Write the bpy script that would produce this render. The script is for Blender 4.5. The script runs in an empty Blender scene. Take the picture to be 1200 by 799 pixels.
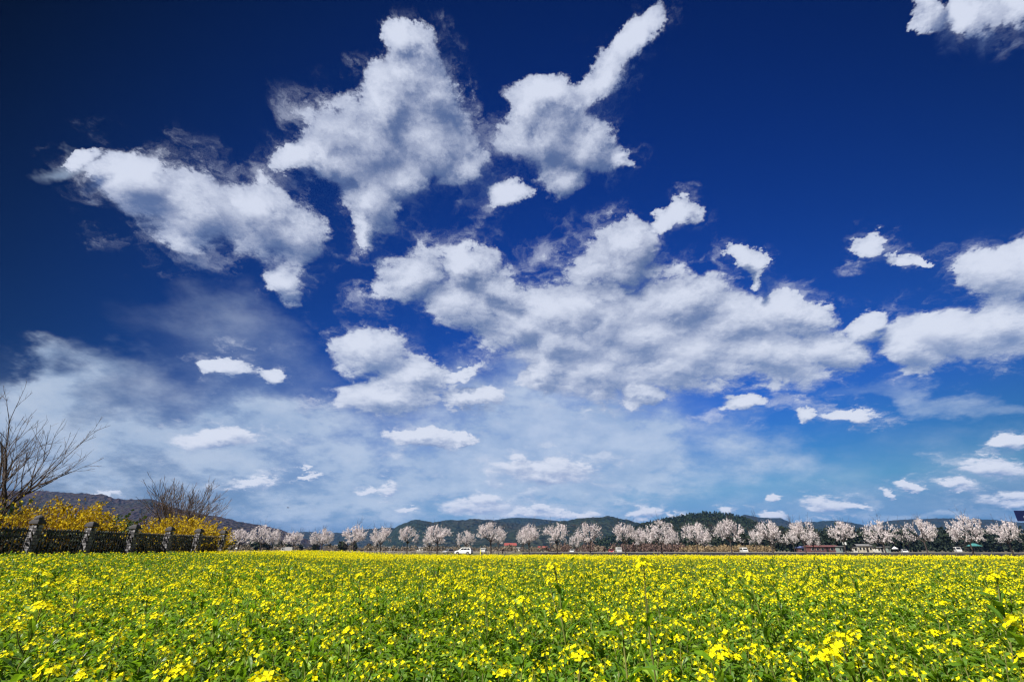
import bpy, bmesh, math, random
import numpy as np
from mathutils import Vector, Matrix, noise as mnoise

R = math.radians
SC = bpy.context.scene
COL = SC.collection
random.seed(7)

# ------------------------------------------------------------------ camera
EYE = 1.45
PITCH = 23.25
cam_d = bpy.data.cameras.new('camera')
cam_d.sensor_width = 36.0
cam_d.lens = 17.0
cam_d.clip_start = 0.05
cam_d.clip_end = 40000.0
cam = bpy.data.objects.new('camera', cam_d)
COL.objects.link(cam)
cam.location = (0, 0, EYE)
cam.rotation_euler = (R(90 + PITCH), 0, 0)
SC.camera = cam

# ------------------------------------------------------------------ exposure, render settings
SC.view_settings.view_transform = 'Standard'
SC.view_settings.look = 'None'
SC.view_settings.exposure = 0.88
SC.view_settings.gamma = 1.0
SC.view_settings.use_curve_mapping = False
SC.render.engine = 'CYCLES'
SC.cycles.max_bounces = 5
SC.cycles.diffuse_bounces = 3
SC.cycles.glossy_bounces = 2
SC.cycles.transmission_bounces = 3
SC.cycles.transparent_max_bounces = 6
SC.cycles.volume_bounces = 0
SC.cycles.use_denoising = True
SC.cycles.denoiser = 'OPENIMAGEDENOISE'
SC.cycles.denoising_input_passes = 'RGB_ALBEDO_NORMAL'
SC.cycles.denoising_prefilter = 'ACCURATE'
SC.cycles.filter_width = 1.3
SC.cycles.sample_clamp_indirect = 6.0

# ------------------------------------------------------------------ sun
SUN_EL = 49.0
SUN_AZ = -128.0        # from +Y (view direction) clockwise: behind the camera, to the left
sun_dir = Vector((math.sin(R(SUN_AZ)) * math.cos(R(SUN_EL)), math.cos(R(SUN_AZ)) * math.cos(R(SUN_EL)), math.sin(R(SUN_EL))))
sun_d = bpy.data.lights.new('sun', 'SUN')
sun_d.energy = 5.0
sun_d.angle = R(0.53)
sun_d.color = (1.0, 0.95, 0.87)
sun = bpy.data.objects.new('sun', sun_d)
COL.objects.link(sun)
sun.rotation_euler = (-sun_dir).to_track_quat('-Z', 'Y').to_euler()

# ------------------------------------------------------------------ sky: polarised Nishita sky with cumulus clouds
# each cloud lobe: azimuth, elevation, half width, half height, roll (all in degrees)
CUMULUS = [
    (-44.2,32.2,3.7,3.3,21), (-39.2,31.7,4.8,4.1,-3), (-32.9,32.8,5.0,4.4,-3), (-28.4,32.2,3.8,3.7,16), (-28.7,27.1,2.3,2.5,55),
    (-48.8,31.9,1.4,0.9,16), (-19.0,53.2,2.2,2.0,-29), (-15.6,51.6,3.4,3.0,12), (-12.2,49.5,3.4,3.2,9), (-20.1,47.7,3.4,3.2,15),
    (-22.3,43.9,5.7,4.3,16), (-13.1,45.0,6.6,4.7,9), (-29.9,40.2,3.0,1.5,26), (-25.6,40.6,4.3,3.1,5), (-19.9,37.7,3.4,4.5,12),
    (-20.2,34.6,1.4,2.6,12), (-6.8,43.3,4.0,2.5,14), (20.9,53.7,3.7,1.8,35), (14.1,51.2,3.9,2.6,36), (4.2,50.4,4.7,2.4,-3),
    (5.4,46.0,5.4,4.1,-4), (11.2,44.8,4.8,2.9,-17), (7.0,41.5,3.2,2.9,-5), (16.4,43.2,1.8,1.2,-11), (-0.3,40.3,2.5,1.4,19),
    (-13.8,30.3,5.0,3.5,19), (-6.1,31.9,4.4,2.7,15), (-6.2,27.3,5.8,3.8,-15), (-1.1,28.7,4.0,2.6,-19), (5.6,26.6,5.0,3.4,-3),
    (15.9,33.6,3.4,3.2,-9), (1.7,25.4,6.7,4.0,-1), (9.0,27.4,5.3,4.8,26), (14.8,31.8,4.3,3.9,23), (11.6,25.3,7.4,5.2,-5),
    (21.2,26.4,6.9,4.2,-10), (20.4,34.9,2.0,1.4,-2), (23.6,35.6,2.2,1.7,7), (28.2,22.7,5.4,3.5,-12), (33.4,22.5,3.6,2.4,-14),
    (29.1,29.8,1.7,1.2,-36), (30.4,28.7,1.4,1.5,-16), (30.4,27.1,0.6,1.2,-15), (20.8,20.4,8.6,5.1,-8), (30.1,19.0,6.0,3.7,-11),
    (10.6,19.9,6.9,4.8,-4), (26.3,14.4,2.8,1.2,2), (15.6,16.4,3.0,1.8,-4), (4.1,19.5,3.4,3.2,-1), (-17.9,20.9,5.2,3.3,-2),
    (-12.4,18.7,5.0,2.7,-6), (-6.6,19.0,3.6,0.9,17), (-5.2,16.4,5.2,1.6,-3), (-14.4,16.2,6.8,2.3,4), (-32.4,17.3,2.8,1.4,5),
    (-28.2,17.0,1.9,1.1,-2), (41.4,27.3,1.6,1.4,3), (43.5,25.2,1.2,0.9,-9), (45.1,24.6,0.7,0.6,-23), (49.1,21.5,2.8,2.4,-23),
    (50.9,21.3,2.4,2.6,-24), (45.7,17.3,5.0,2.9,-1), (48.8,17.4,3.4,2.4,-19), (41.9,17.1,3.1,2.2,-15), (38.7,19.9,1.9,1.8,15),
    (35.9,18.1,3.3,2.2,-13), (52.7,44.0,3.3,1.4,-48), (55.6,41.4,2.9,1.3,-44), (58.6,40.1,2.1,1.6,-47), (35.7,11.6,2.5,1.0,4),
    (32.2,12.7,1.1,1.0,25), (45.7,8.1,1.6,0.9,-8), (41.5,5.2,1.9,0.7,2), (44.3,6.2,2.6,1.0,2), (38.5,5.0,1.4,0.4,-4),
    (36.6,4.7,0.6,0.5,-3), (44.7,3.3,2.9,1.0,3), (31.5,3.8,2.7,1.1,-2), (33.9,3.8,1.7,0.6,-3), (26.9,3.0,1.7,0.5,-2),
    (27.1,4.7,0.9,0.4,-2), (22.7,3.8,1.0,0.5,-2), (14.5,3.6,2.3,1.0,-1), (17.7,3.3,1.6,0.5,-1), (-3.8,4.5,5.5,1.4,0),
    (1.9,3.8,4.8,0.8,-0), (6.2,3.4,5.2,0.6,-0), (-11.5,4.0,1.4,0.5,1), (-16.1,5.8,1.8,0.6,2), (-14.1,6.0,1.6,1.0,22),
    (-22.2,7.2,1.7,0.4,3), (-27.3,6.2,3.1,0.8,3), (-10.2,11.6,5.7,1.2,7), (-5.6,11.8,1.8,0.9,1), (3.9,8.2,7.8,1.9,-6),
    (6.6,23.1,8.0,4.0,-3), (-3.5,29.7,4.0,2.6,2), (17.1,22.3,7.5,4.3,-7), (-17.6,41.3,5.4,3.5,12), (1.7,48.8,2.7,2.1,-1),
    (7.6,48.4,3.6,3.3,-6), (-31.1,10.1,4.4,1.3,6), (-39.5,4.0,2.3,0.4,3), ]
VEILS = [
    (-50.2,31.8,2.1,0.9,25,0.50), (-38.8,10.4,20.6,6.2,3,0.52), (-43.1,6.8,13.8,5.0,6,0.35), (-16.4,9.0,25.4,7.3,-0,0.55), (-28.1,11.3,10.2,3.9,6,0.45),
    (5.0,9.8,16.6,6.7,4,0.75), (12.9,11.0,8.9,6.2,-2,0.55), (26.6,9.7,6.6,3.7,11,0.50), (-44.9,12.7,7.4,2.5,18,0.50), (4.2,16.1,19.0,6.0,-1,0.50),
    (42.4,12.4,6.9,1.5,-3,0.45), (40.4,3.0,7.3,1.1,1,0.50), (-31.6,20.1,8.6,3.5,-11,0.22), (-11.4,4.6,42.4,5.9,1,0.48), (27.2,6.6,18.5,5.0,-3,0.22),
    (-4.3,19.1,9.0,4.0,1,0.25), (43.6,6.4,6.6,3.4,7,0.22), (-47.2,13.3,2.2,1.3,55,0.40), ]

world = bpy.data.worlds.new('World')
SC.world = world
world.use_nodes = True
wt = world.node_tree
wt.nodes.clear()
world.cycles.sampling_method = 'MANUAL'
world.cycles.sample_map_resolution = 512


class NT:
    """tiny helper to wire a node tree"""
    def __init__(self, tree):
        self.t = tree

    def put(self, sock, v):
        if isinstance(v, bpy.types.NodeSocket):
            self.t.links.new(v, sock)
        elif v is not None:
            sock.default_value = v

    def n(self, kind, **kw):
        nd = self.t.nodes.new(kind)
        for k, v in kw.items():
            setattr(nd, k, v)
        return nd

    def m(self, op, a, b=None, c=None, clamp=False):
        nd = self.n('ShaderNodeMath', operation=op, use_clamp=clamp)
        self.put(nd.inputs[0], a)
        if b is not None: self.put(nd.inputs[1], b)
        if c is not None: self.put(nd.inputs[2], c)
        return nd.outputs[0]

    def v(self, op, a, b=None, s=None):
        nd = self.n('ShaderNodeVectorMath', operation=op)
        self.put(nd.inputs[0], a)
        if b is not None: self.put(nd.inputs[1], b)
        if s is not None: self.put(nd.inputs[3], s)
        return nd.outputs['Value'] if op in ('LENGTH', 'DOT_PRODUCT') else nd.outputs[0]

    def noise(self, vec, scale, detail=4, rough=0.5, lac=2.0, dist=0.0, out=0):
        nd = self.n('ShaderNodeTexNoise')
        nd.inputs['Scale'].default_value = scale
        nd.inputs['Detail'].default_value = detail
        nd.inputs['Roughness'].default_value = rough
        nd.inputs['Lacunarity'].default_value = lac
        nd.inputs['Distortion'].default_value = dist
        if vec is not None: self.t.links.new(vec, nd.inputs['Vector'])
        return nd.outputs[out]

    def voronoi(self, vec, scale, detail=0, rough=0.5, feature='F1'):
        nd = self.n('ShaderNodeTexVoronoi', feature=feature)
        nd.inputs['Scale'].default_value = scale
        nd.inputs['Detail'].default_value = detail
        nd.inputs['Roughness'].default_value = rough
        if vec is not None: self.t.links.new(vec, nd.inputs['Vector'])
        return nd.outputs['Distance']

    def step(self, x, lo, hi, a=0.0, b=1.0, smooth=True):
        nd = self.n('ShaderNodeMapRange', interpolation_type='SMOOTHSTEP' if smooth else 'LINEAR')
        self.put(nd.inputs[0], x)
        self.put(nd.inputs[1], lo); self.put(nd.inputs[2], hi); self.put(nd.inputs[3], a); self.put(nd.inputs[4], b)
        return nd.outputs[0]

    def mix(self, f, a, b, kind='MIX'):
        nd = self.n('ShaderNodeMix', data_type='RGBA', blend_type=kind)
        self.put(nd.inputs[0], f)
        self.put(nd.inputs[6], a if isinstance(a, bpy.types.NodeSocket) else (*a, 1.0)[:4])
        self.put(nd.inputs[7], b if isinstance(b, bpy.types.NodeSocket) else (*b, 1.0)[:4])
        return nd.outputs[2]


# clouds are laid out on a stereographic chart of the sky about a fixed direction (elevation 30, north),
# which keeps angles; five turned copies of the chart serve the lobes by their roll
AX_F, AX_R, AX_U = Vector((0, math.cos(R(30)), math.sin(R(30)))), Vector((1, 0, 0)), Vector((0, -math.sin(R(30)), math.cos(R(30))))
TURNS = (-44, -22, 0, 22, 44)

W = NT(wt)
tc = W.n('ShaderNodeTexCoord')
DIR = W.v('NORMALIZE', tc.outputs['Generated'])
sep = W.n('ShaderNodeSeparateXYZ'); wt.links.new(DIR, sep.inputs[0])
el = W.m('MAXIMUM', sep.outputs[2], 0.0)


def direction(az, e):
    return Vector((math.sin(R(az)) * math.cos(R(e)), math.cos(R(az)) * math.cos(R(e)), math.sin(R(e))))


def chart_of(d):
    k = 1.0 / (1.0 + d.dot(AX_F))
    return d.dot(AX_R) * k, d.dot(AX_U) * k


def chart(vec):
    k = W.m('DIVIDE', 1.0, W.m('ADD', W.v('DOT_PRODUCT', vec, tuple(AX_F)), 1.0))
    c = W.n('ShaderNodeCombineXYZ')
    W.put(c.inputs[0], W.m('MULTIPLY', W.v('DOT_PRODUCT', vec, tuple(AX_R)), k))
    W.put(c.inputs[1], W.m('MULTIPLY', W.v('DOT_PRODUCT', vec, tuple(AX_U)), k))
    return c.outputs[0]


def lobes(N, base, rows, smooth):
    """smooth union (cumulus) or sum (veils) of soft ellipses in the sky; every eighth lobe waits for
    the ones before it, so that Cycles never has to hold all of them in its small shader stack"""
    acc = None
    rows = sorted(((min(TURNS, key=lambda t: abs(t - r[4])), r) for r in rows))
    cur = None
    for i, (turn, row) in enumerate(rows):
        if turn != cur or i % 8 == 0:
            src = base
            if acc is not None:
                nd = N.n('ShaderNodeVectorMath', operation='MULTIPLY_ADD')
                N.put(nd.inputs[0], acc); nd.inputs[1].default_value = (1e-12,) * 3; N.put(nd.inputs[2], base)
                src = nd.outputs[0]
            if turn:
                vr = N.n('ShaderNodeVectorRotate', rotation_type='Z_AXIS')
                vr.inputs['Angle'].default_value = -R(turn)
                N.put(vr.inputs['Vector'], src)
                src = vr.outputs[0]
            cur, here = turn, src
        d = direction(row[0], row[1])
        x, y = chart_of(d)
        k = 1.0 / (1.0 + d.dot(AX_F))               # local scale of the chart
        t = -R(turn)
        xr, yr = x * math.cos(t) - y * math.sin(t), x * math.sin(t) + y * math.cos(t)
        sx, sy = 1.0 / (R(row[2]) * k), 1.0 / (R(row[3]) * k)
        nd = N.n('ShaderNodeVectorMath', operation='MULTIPLY_ADD')
        N.put(nd.inputs[0], here)
        nd.inputs[1].default_value = (sx, sy, 0.0)
        nd.inputs[2].default_value = (-xr * sx, -yr * sy, 0.0)
        ln = N.v('LENGTH', nd.outputs[0])
        if len(row) > 5:
            h = N.step(ln, 1.25, 0.0, 0.0, row[5])
            acc = h if acc is None else N.m('ADD', acc, h)
        else:
            acc = ln if acc is None else N.m('SMOOTH_MIN', acc, ln, smooth)
    return acc


def noise2(vec, *a, **k):
    s = W.noise(vec, *a, **k)
    s.node.noise_dimensions = '2D'
    return s


def turbulence(vec):
    """where a direction falls on the chart once pushed about, and the billows there"""
    s = W.n('ShaderNodeSeparateXYZ'); wt.links.new(vec, s.inputs[0])
    k = W.m('DIVIDE', 1.0, W.m('ADD', W.m('MAXIMUM', s.outputs[2], 0.0), 0.30))
    q = W.v('SCALE', vec, s=k)
    w1 = W.v('SUBTRACT', noise2(q, 6.0, 6, 0.68, out=1), (0.5, 0.5, 0.5))
    w2 = W.v('SCALE', w1, s=W.m('DIVIDE', 0.074, W.m('ADD', k, 0.2)))
    qq = W.v('ADD', q, W.v('SCALE', w1, s=0.13))
    vo = W.voronoi(qq, 8.0, 2.0, 0.6); vo.node.voronoi_dimensions = '2D'
    bil = W.m('SUBTRACT', 0.45, vo)
    fb = W.m('SUBTRACT', noise2(qq, 6.0, 9, 0.67), 0.5)
    return W.v('ADD', chart(vec), w2), W.m('ADD', W.m('MULTIPLY', bil, 0.5), W.m('MULTIPLY', fb, 2.2)), fb


P0, T0, FB0 = turbulence(DIR)
P1, T1, _f = turbulence(W.v('NORMALIZE', W.v('ADD', DIR, W.v('SCALE', tuple(sun_dir), s=W.step(el, 0.0, 0.55, 0.005, 0.045, smooth=False)))))

# clear sky
nish = W.n('ShaderNodeTexSky', sky_type='NISHITA', sun_disc=False)
nish.sun_elevation = R(SUN_EL)
nish.sun_rotation = R(SUN_AZ)
nish.altitude = 300.0
nish.air_density = 1.0
nish.dust_density = 0.6
nish.ozone_density = 3.0
sp = W.n('ShaderNodeSeparateColor'); wt.links.new(nish.outputs[0], sp.inputs[0])


def chan(ch, ref, power, gain):
    x = W.m('DIVIDE', sp.outputs[ch], ref * 10.0)
    return W.m('MULTIPLY', W.m('POWER', x, power), gain * 10.0)


# polariser and lens vignette painted into the sky colour: darker away from lower right
pol = W.m('POWER', W.step(W.v('DOT_PRODUCT', DIR, tuple(Vector((0.22, 0.96, 0.10)).normalized())), 0.24, 0.97, 0.05, 1.0, smooth=False), 1.45)
cmb = W.n('ShaderNodeCombineColor')
wt.links.new(W.m('MULTIPLY', W.m('MINIMUM', chan(0, 0.50, 1.85, 0.145), 1.5), pol), cmb.inputs[0])
wt.links.new(W.m('MULTIPLY', W.m('MINIMUM', chan(1, 0.61, 1.42, 0.365), 3.4), pol), cmb.inputs[1])
wt.links.new(W.m('MULTIPLY', W.m('MINIMUM', chan(2, 0.60, 1.02, 0.69), 6.0), pol), cmb.inputs[2])
clear = cmb.outputs[0]

# thin veils of high cloud
vq = W.v('SCALE', DIR, s=W.m('DIVIDE', 1.0, W.m('ADD', el, 0.34)))
vn = noise2(vq, 4.2, 9, 0.62)
vw = W.v('SCALE', W.v('SUBTRACT', noise2(vq, 3.0, 6, 0.6, out=1), (0.5, 0.5, 0.5)), s=0.11)
PV = W.v('ADD', chart(DIR), vw)


def near(row, cell, reach):
    """does this lobe matter anywhere in this cell of the sky (azimuth and elevation limits)"""
    a0, a1, e0, e1 = cell
    az = min(max(row[0], a0), a1)
    e = min(max(row[1], e0), e1)
    gap = math.degrees(direction(row[0], row[1]).angle(direction(az, e), 0.0))
    return gap < reach * max(row[2], row[3]) + 3.0


def cloud_group(cell):
    """node group: the sky colour in one cell of the sky"""
    g = bpy.data.node_groups.new('clouds', 'ShaderNodeTree')
    for nm, kind in (('P0', 'Vector'), ('P1', 'Vector'), ('PV', 'Vector'), ('T0', 'Float'), ('T1', 'Float'), ('FB', 'Float'), ('VN', 'Float'), ('EL', 'Float'), ('CLEAR', 'Color')):
        g.interface.new_socket(nm, in_out='INPUT', socket_type='NodeSocket' + kind)
    g.interface.new_socket('Color', in_out='OUTPUT', socket_type='NodeSocketColor')
    G = NT(g)
    gi = G.n('NodeGroupInput').outputs
    col = gi['CLEAR']
    rows = [r for r in VEILS if near(r, cell, 1.4)]
    if rows:
        veil = G.m('MULTIPLY', lobes(G, gi['PV'], rows, 0.2), G.step(gi['VN'], 0.25, 0.75, 0.75, 1.55), clamp=True)
        veil_col = G.mix(G.step(gi['VN'], 0.3, 0.75), (3.6, 4.9, 6.9), (5.6, 6.6, 8.1))
        col = G.mix(G.m('MINIMUM', veil, 0.85), col, veil_col)
    rows = [r for r in CUMULUS if near(r, cell, 2.1)]
    if rows:
        fb = gi['FB']

        def body(pt):
            f = G.m('SUBTRACT', 1.0, lobes(G, gi[pt], rows, 0.38))
            return G.m('ADD', f, G.m('MULTIPLY', G.m('MAXIMUM', f, 0.0), 1.9))
        F0, F1 = body('P0'), body('P1')
        D0 = G.m('ADD', G.m('ADD', F0, gi['T0']), 0.12)
        # sunlit towards the sun, grey beneath; billows shade one another a little
        rise = G.m('SUBTRACT', G.m('MINIMUM', F0, 2.4), G.m('MINIMUM', G.m('MAXIMUM', F1, -0.5), 2.4))
        lit0 = G.m('ADD', G.m('MULTIPLY', rise, 0.31), G.m('MULTIPLY', G.m('SUBTRACT', gi['T0'], gi['T1']), 0.34))
        lit = G.m('ADD', lit0, G.step(gi['EL'], 0.1, 0.75, 0.50, 0.27, smooth=False))
        lit = G.m('ADD', lit, G.m('MULTIPLY', gi['T0'], 0.21))
        alpha = G.step(D0, -0.14, G.m('ADD', G.step(lit0, -0.2, 0.35, 0.95, 0.50), G.step(gi['EL'], 0.30, 0.08, 0.0, 0.75)))
        wisp = G.m('MULTIPLY', G.step(D0, -0.75, 0.10), G.step(gi['FB'], -0.04, 0.20, 0.0, 0.55))
        alpha = G.m('MAXIMUM', alpha, wisp)
        far = G.step(gi['EL'], 0.05, 0.55, 0.0, 1.0, smooth=False)
        lit = G.step(lit, -0.22, 1.0)
        dark_c = G.mix(far, (2.7, 3.8, 6.2), (0.95, 1.5, 3.2))
        lite_c = G.mix(far, (7.3, 7.8, 9.0), (6.7, 7.2, 8.6))
        col = G.mix(alpha, col, G.mix(lit, dark_c, lite_c))
    go = G.n('NodeGroupOutput')
    g.links.new(col, go.inputs[0])
    return g


def background(col):
    b = W.n('ShaderNodeBackground')
    b.inputs[1].default_value = 0.0545
    W.put(b.inputs[0], col)
    return b.outputs[0]


def cell_sky(cell):
    nd = W.n('ShaderNodeGroup')
    nd.node_tree = cloud_group(cell)
    for nm, v in (('P0', P0), ('P1', P1), ('PV', PV), ('T0', T0), ('T1', T1), ('FB', FB0), ('VN', vn), ('EL', el), ('CLEAR', clear)):
        wt.links.new(v, nd.inputs[nm])
    return background(nd.outputs[0])


def split(x, cuts, parts):
    """nested Mix Shaders: parts[i] between cuts[i-1] and cuts[i]; Cycles only works out the one it needs"""
    if not cuts: return parts[0]
    m = len(cuts) // 2
    mx = W.n('ShaderNodeMixShader')
    W.put(mx.inputs[0], W.m('GREATER_THAN', x, cuts[m]))
    W.put(mx.inputs[1], split(x, cuts[:m], parts[:m + 1]))
    W.put(mx.inputs[2], split(x, cuts[m + 1:], parts[m + 1:]))
    return mx.outputs[0]


AZ = W.m('ARCTAN2', sep.outputs[0], sep.outputs[1])
E_CUTS, A_CUTS = (11.0, 26.0), (-33.0, -12.0, 8.0, 28.0)
rows_ = []
for e0, e1 in zip((-5.0,) + E_CUTS, E_CUTS + (90.0,)):
    cells = [cell_sky((a0, a1, e0, e1)) for a0, a1 in zip((-120.0,) + A_CUTS, A_CUTS + (120.0,))]
    rows_.append(split(AZ, [R(a) for a in A_CUTS], cells))
surf = split(sep.outputs[2], [-0.02] + [math.sin(R(e)) for e in E_CUTS], [background((1.2, 1.5, 0.7, 1.0))] + rows_)
wo = W.n('ShaderNodeOutputWorld')
wt.links.new(surf, wo.inputs[0])

# ------------------------------------------------------------------ helpers: materials
def material(name, rough=0.6, spec=0.3):
    m = bpy.data.materials.new(name)
    m.use_nodes = True
    m.node_tree.nodes.clear()
    N = NT(m.node_tree)
    out = N.n('ShaderNodeOutputMaterial')
    p = N.n('ShaderNodeBsdfPrincipled')
    p.inputs['Roughness'].default_value = rough
    p.inputs['Specular IOR Level'].default_value = spec
    m.node_tree.links.new(p.outputs[0], out.inputs[0])
    return m, N, p, out


def c4(c):
    return (*c, 1.0)


def plain(name, col, rough=0.6, metal=0.0, spec=0.3, vary=0.12, scale=3.0, bump=0.0):
    """a colour with a little procedural wear over it"""
    m, N, p, out = material(name, rough, spec)
    t = N.n('ShaderNodeTexCoord')
    n = N.noise(t.outputs['Object'], scale, 5, 0.6)
    a = tuple(max(0.0, x * (1 - vary)) for x in col); b = tuple(min(1.0, x * (1 + vary)) for x in col)
    N.put(p.inputs['Base Color'], N.mix(N.step(n, 0.3, 0.7), a, b))
    p.inputs['Metallic'].default_value = metal
    if bump:
        bp = N.n('ShaderNodeBump'); bp.inputs['Strength'].default_value = bump
        N.put(bp.inputs['Height'], n); N.put(p.inputs['Normal'], bp.outputs[0])
    return m


def leafy(name, cols, trans=0.4, trans_col=None, rough=0.55, spec=0.2, world_scale=0.0, vary_w=(0.8, 1.2)):
    """thin plant tissue: every leaf its own tone, some light coming through it"""
    m, N, p, out = material(name, rough, spec)
    g = N.n('ShaderNodeNewGeometry')
    oi = N.n('ShaderNodeObjectInfo')
    r = N.n('ShaderNodeValToRGB')
    el_ = r.color_ramp.elements
    for i, c in enumerate(cols):
        e = el_[i] if i < 2 else el_.new(0.5)
        e.color = c4(c)
    for i in range(len(cols)): el_[i].position = i / (len(cols) - 1)
    rnd = N.m('FRACT', N.m('ADD', g.outputs['Random Per Island'], N.m('MULTIPLY', oi.outputs['Random'], 0.35)))
    N.put(r.inputs[0], rnd)
    col = r.outputs[0]
    if world_scale:
        n = N.noise(g.outputs['Position'], world_scale, 3, 0.5)
        col = N.mix(1.0, col, N.mix(N.step(n, 0.3, 0.7), (vary_w[0],) * 3, (vary_w[1],) * 3), 'MULTIPLY')
    N.put(p.inputs['Base Color'], col)
    tr = N.n('ShaderNodeBsdfTranslucent')
    N.put(tr.inputs[0], col if trans_col is None else N.mix(0.6, col, trans_col))
    mx = N.n('ShaderNodeMixShader')
    mx.inputs[0].default_value = trans
    N.put(mx.inputs[1], p.outputs[0]); N.put(mx.inputs[2], tr.outputs[0]); N.put(out.inputs[0], mx.outputs[0])
    return m


# ------------------------------------------------------------------ helpers: meshes and objects
class MB:
    """collects shapes for one mesh object"""
    def __init__(self):
        self.v, self.f, self.mi = [], [], []

    def add(self, vs, fs, mi=0):
        b = len(self.v)
        self.v.extend([tuple(x) for x in vs])
        self.f.extend([tuple(i + b for i in f) for f in fs])
        self.mi.extend([mi] * len(fs))
        return self

    def box(self, c, s, mi=0, rz=0.0, taper=1.0):
        hx, hy, hz = s[0] / 2, s[1] / 2, s[2] / 2
        cs, sn = math.cos(rz), math.sin(rz)
        vs = []
        for z, k in ((-hz, 1.0), (hz, taper)):
            for x, y in ((-hx, -hy), (hx, -hy), (hx, hy), (-hx, hy)):
                x *= k; y *= k
                vs.append((c[0] + x * cs - y * sn, c[1] + x * sn + y * cs, c[2] + z))
        return self.add(vs, [(3, 2, 1, 0), (4, 5, 6, 7), (0, 1, 5, 4), (1, 2, 6, 5), (2, 3, 7, 6), (3, 0, 4, 7)], mi)

    def tube(self, pts, radii, sides=5, mi=0, cap=True):
        pts = [Vector(p) for p in pts]
        vs, fs = [], []
        ref = Vector((0.31, 0.87, 0.11)).normalized()
        for i, p in enumerate(pts):
            t = (pts[min(i + 1, len(pts) - 1)] - pts[max(i - 1, 0)])
            t = t.normalized() if t.length > 1e-9 else Vector((0, 0, 1))
            u = t.cross(ref)
            if u.length < 0.1: u = t.cross(Vector((1, 0, 0)))
            u.normalize(); w = t.cross(u)
            for k in range(sides):
                a = 2 * math.pi * k / sides
                vs.append(p + (u * math.cos(a) + w * math.sin(a)) * radii[i])
        for i in range(len(pts) - 1):
            for k in range(sides):
                a, b = i * sides + k, i * sides + (k + 1) % sides
                fs.append((a, b, b + sides, a + sides))
        if cap:
            fs.append(tuple(range(sides - 1, -1, -1)))
            fs.append(tuple(range((len(pts) - 1) * sides, len(pts) * sides)))
        return self.add(vs, fs, mi)

    def disc(self, c, r, axis, depth, sides=16, mi=0):
        a = Vector(axis).normalized()
        return self.tube([Vector(c) - a * depth / 2, Vector(c) + a * depth / 2], [r, r], sides, mi)

    def prism(self, poly, y0, y1, mi=0, inset=None):
        """side outline poly [(x, z)] extruded from y0 to y1"""
        n = len(poly)
        vs = [(x, y0, z) for x, z in poly] + [(x, y1, z) for x, z in poly]
        fs = [tuple(range(n)), tuple(range(2 * n - 1, n - 1, -1))]
        fs += [(i, i + n, (i + 1) % n + n, (i + 1) % n) for i in range(n)]
        return self.add(vs, fs, mi)

    def mesh(self, name, mats, smooth=False):
        me = bpy.data.meshes.new(name)
        me.from_pydata(self.v, [], self.f)
        for m in (mats if isinstance(mats, (list, tuple)) else [mats]): me.materials.append(m)
        if any(self.mi): me.polygons.foreach_set('material_index', self.mi)
        if smooth: me.polygons.foreach_set('use_smooth', [True] * len(me.polygons))
        me.update()
        return me

    def build(self, name, mats, parent=None, smooth=False, bevel=0.0):
        o = bpy.data.objects.new(name, self.mesh(name, mats, smooth))
        COL.objects.link(o)
        o.parent = parent
        if bevel:
            b = o.modifiers.new('bevel', 'BEVEL'); b.width = bevel; b.segments = 2; b.limit_method = 'ANGLE'
        return o


def link_mesh(name, me, parent=None):
    o = bpy.data.objects.new(name, me)
    COL.objects.link(o)
    o.parent = parent
    return o


def tag(o, label=None, cat=None, group=None, kind=None):
    for k, v in (('label', label), ('category', cat), ('group', group), ('kind', kind)):
        if v: o[k] = v
    return o


def thing(name, label, cat, loc=(0, 0, 0), rz=0.0, group=None):
    o = bpy.data.objects.new(name, None)
    COL.objects.link(o)
    o.empty_display_size = 0.3
    o.location = loc
    o.rotation_euler = (0, 0, rz)
    return tag(o, label, cat, group)


def copy_tree(o, parent=None):
    c = o.copy()
    COL.objects.link(c)
    c.parent = parent
    for ch in list(o.children): copy_tree(ch, c)
    return c


def sstep(x, a, b):
    t = min(max((x - a) / (b - a), 0.0), 1.0)
    return t * t * (3 - 2 * t)


def gz(x, y):
    """height of the ground: a low bank runs along the fence on the left"""
    return 0.34 * sstep(-x, 9.0, 18.0) * (1 - sstep(y, 55.0, 90.0)) * sstep(y, 8.0, 16.0)


ROW = 137.0            # the cherry trees stand along the line Y = ROW - 0.2767 X
def on_row(az_tan, off=0.0):
    """point of a line parallel to the tree row, off metres behind it, seen at tan(azimuth)"""
    y = (ROW + off) / (1 + 0.2767 * az_tan)
    return Vector((az_tan * y, y, 0.0))


def T(px):
    """tan(azimuth) of a column of the reference picture"""
    return (px - 600.0) / 619.0


ROAD_A = math.atan(-0.2767)

# ------------------------------------------------------------------ ground
gm, N, p, _o = material('earth', 0.95, 0.1)
g_ = N.n('ShaderNodeNewGeometry')
n1 = N.noise(g_.outputs['Position'], 0.05, 6, 0.6); n2 = N.noise(g_.outputs['Position'], 1.3, 6, 0.65)
col = N.mix(N.step(n1, 0.4, 0.62), (0.16, 0.135, 0.10), (0.085, 0.095, 0.045))
col = N.mix(N.m('MULTIPLY', N.step(n2, 0.35, 0.7), 0.6), col, (0.10, 0.08, 0.055))
N.put(p.inputs['Base Color'], col)
xs = [-9000, -3000, -900, -300, -120, -60] + [-40 + 2 * i for i in range(23)] + [10, 20, 40, 80, 200, 600, 2000, 9000]
ys = [-9000, -2000, -300, -50, -10, 0] + [4 + 3 * i for i in range(32)] + [110, 160, 300, 700, 2000, 9000]
mb = MB()
mb.add([(x, y, gz(x, y)) for y in ys for x in xs], [(j * len(xs) + i, j * len(xs) + i + 1, (j + 1) * len(xs) + i + 1, (j + 1) * len(xs) + i) for j in range(len(ys) - 1) for i in range(len(xs) - 1)])
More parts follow.
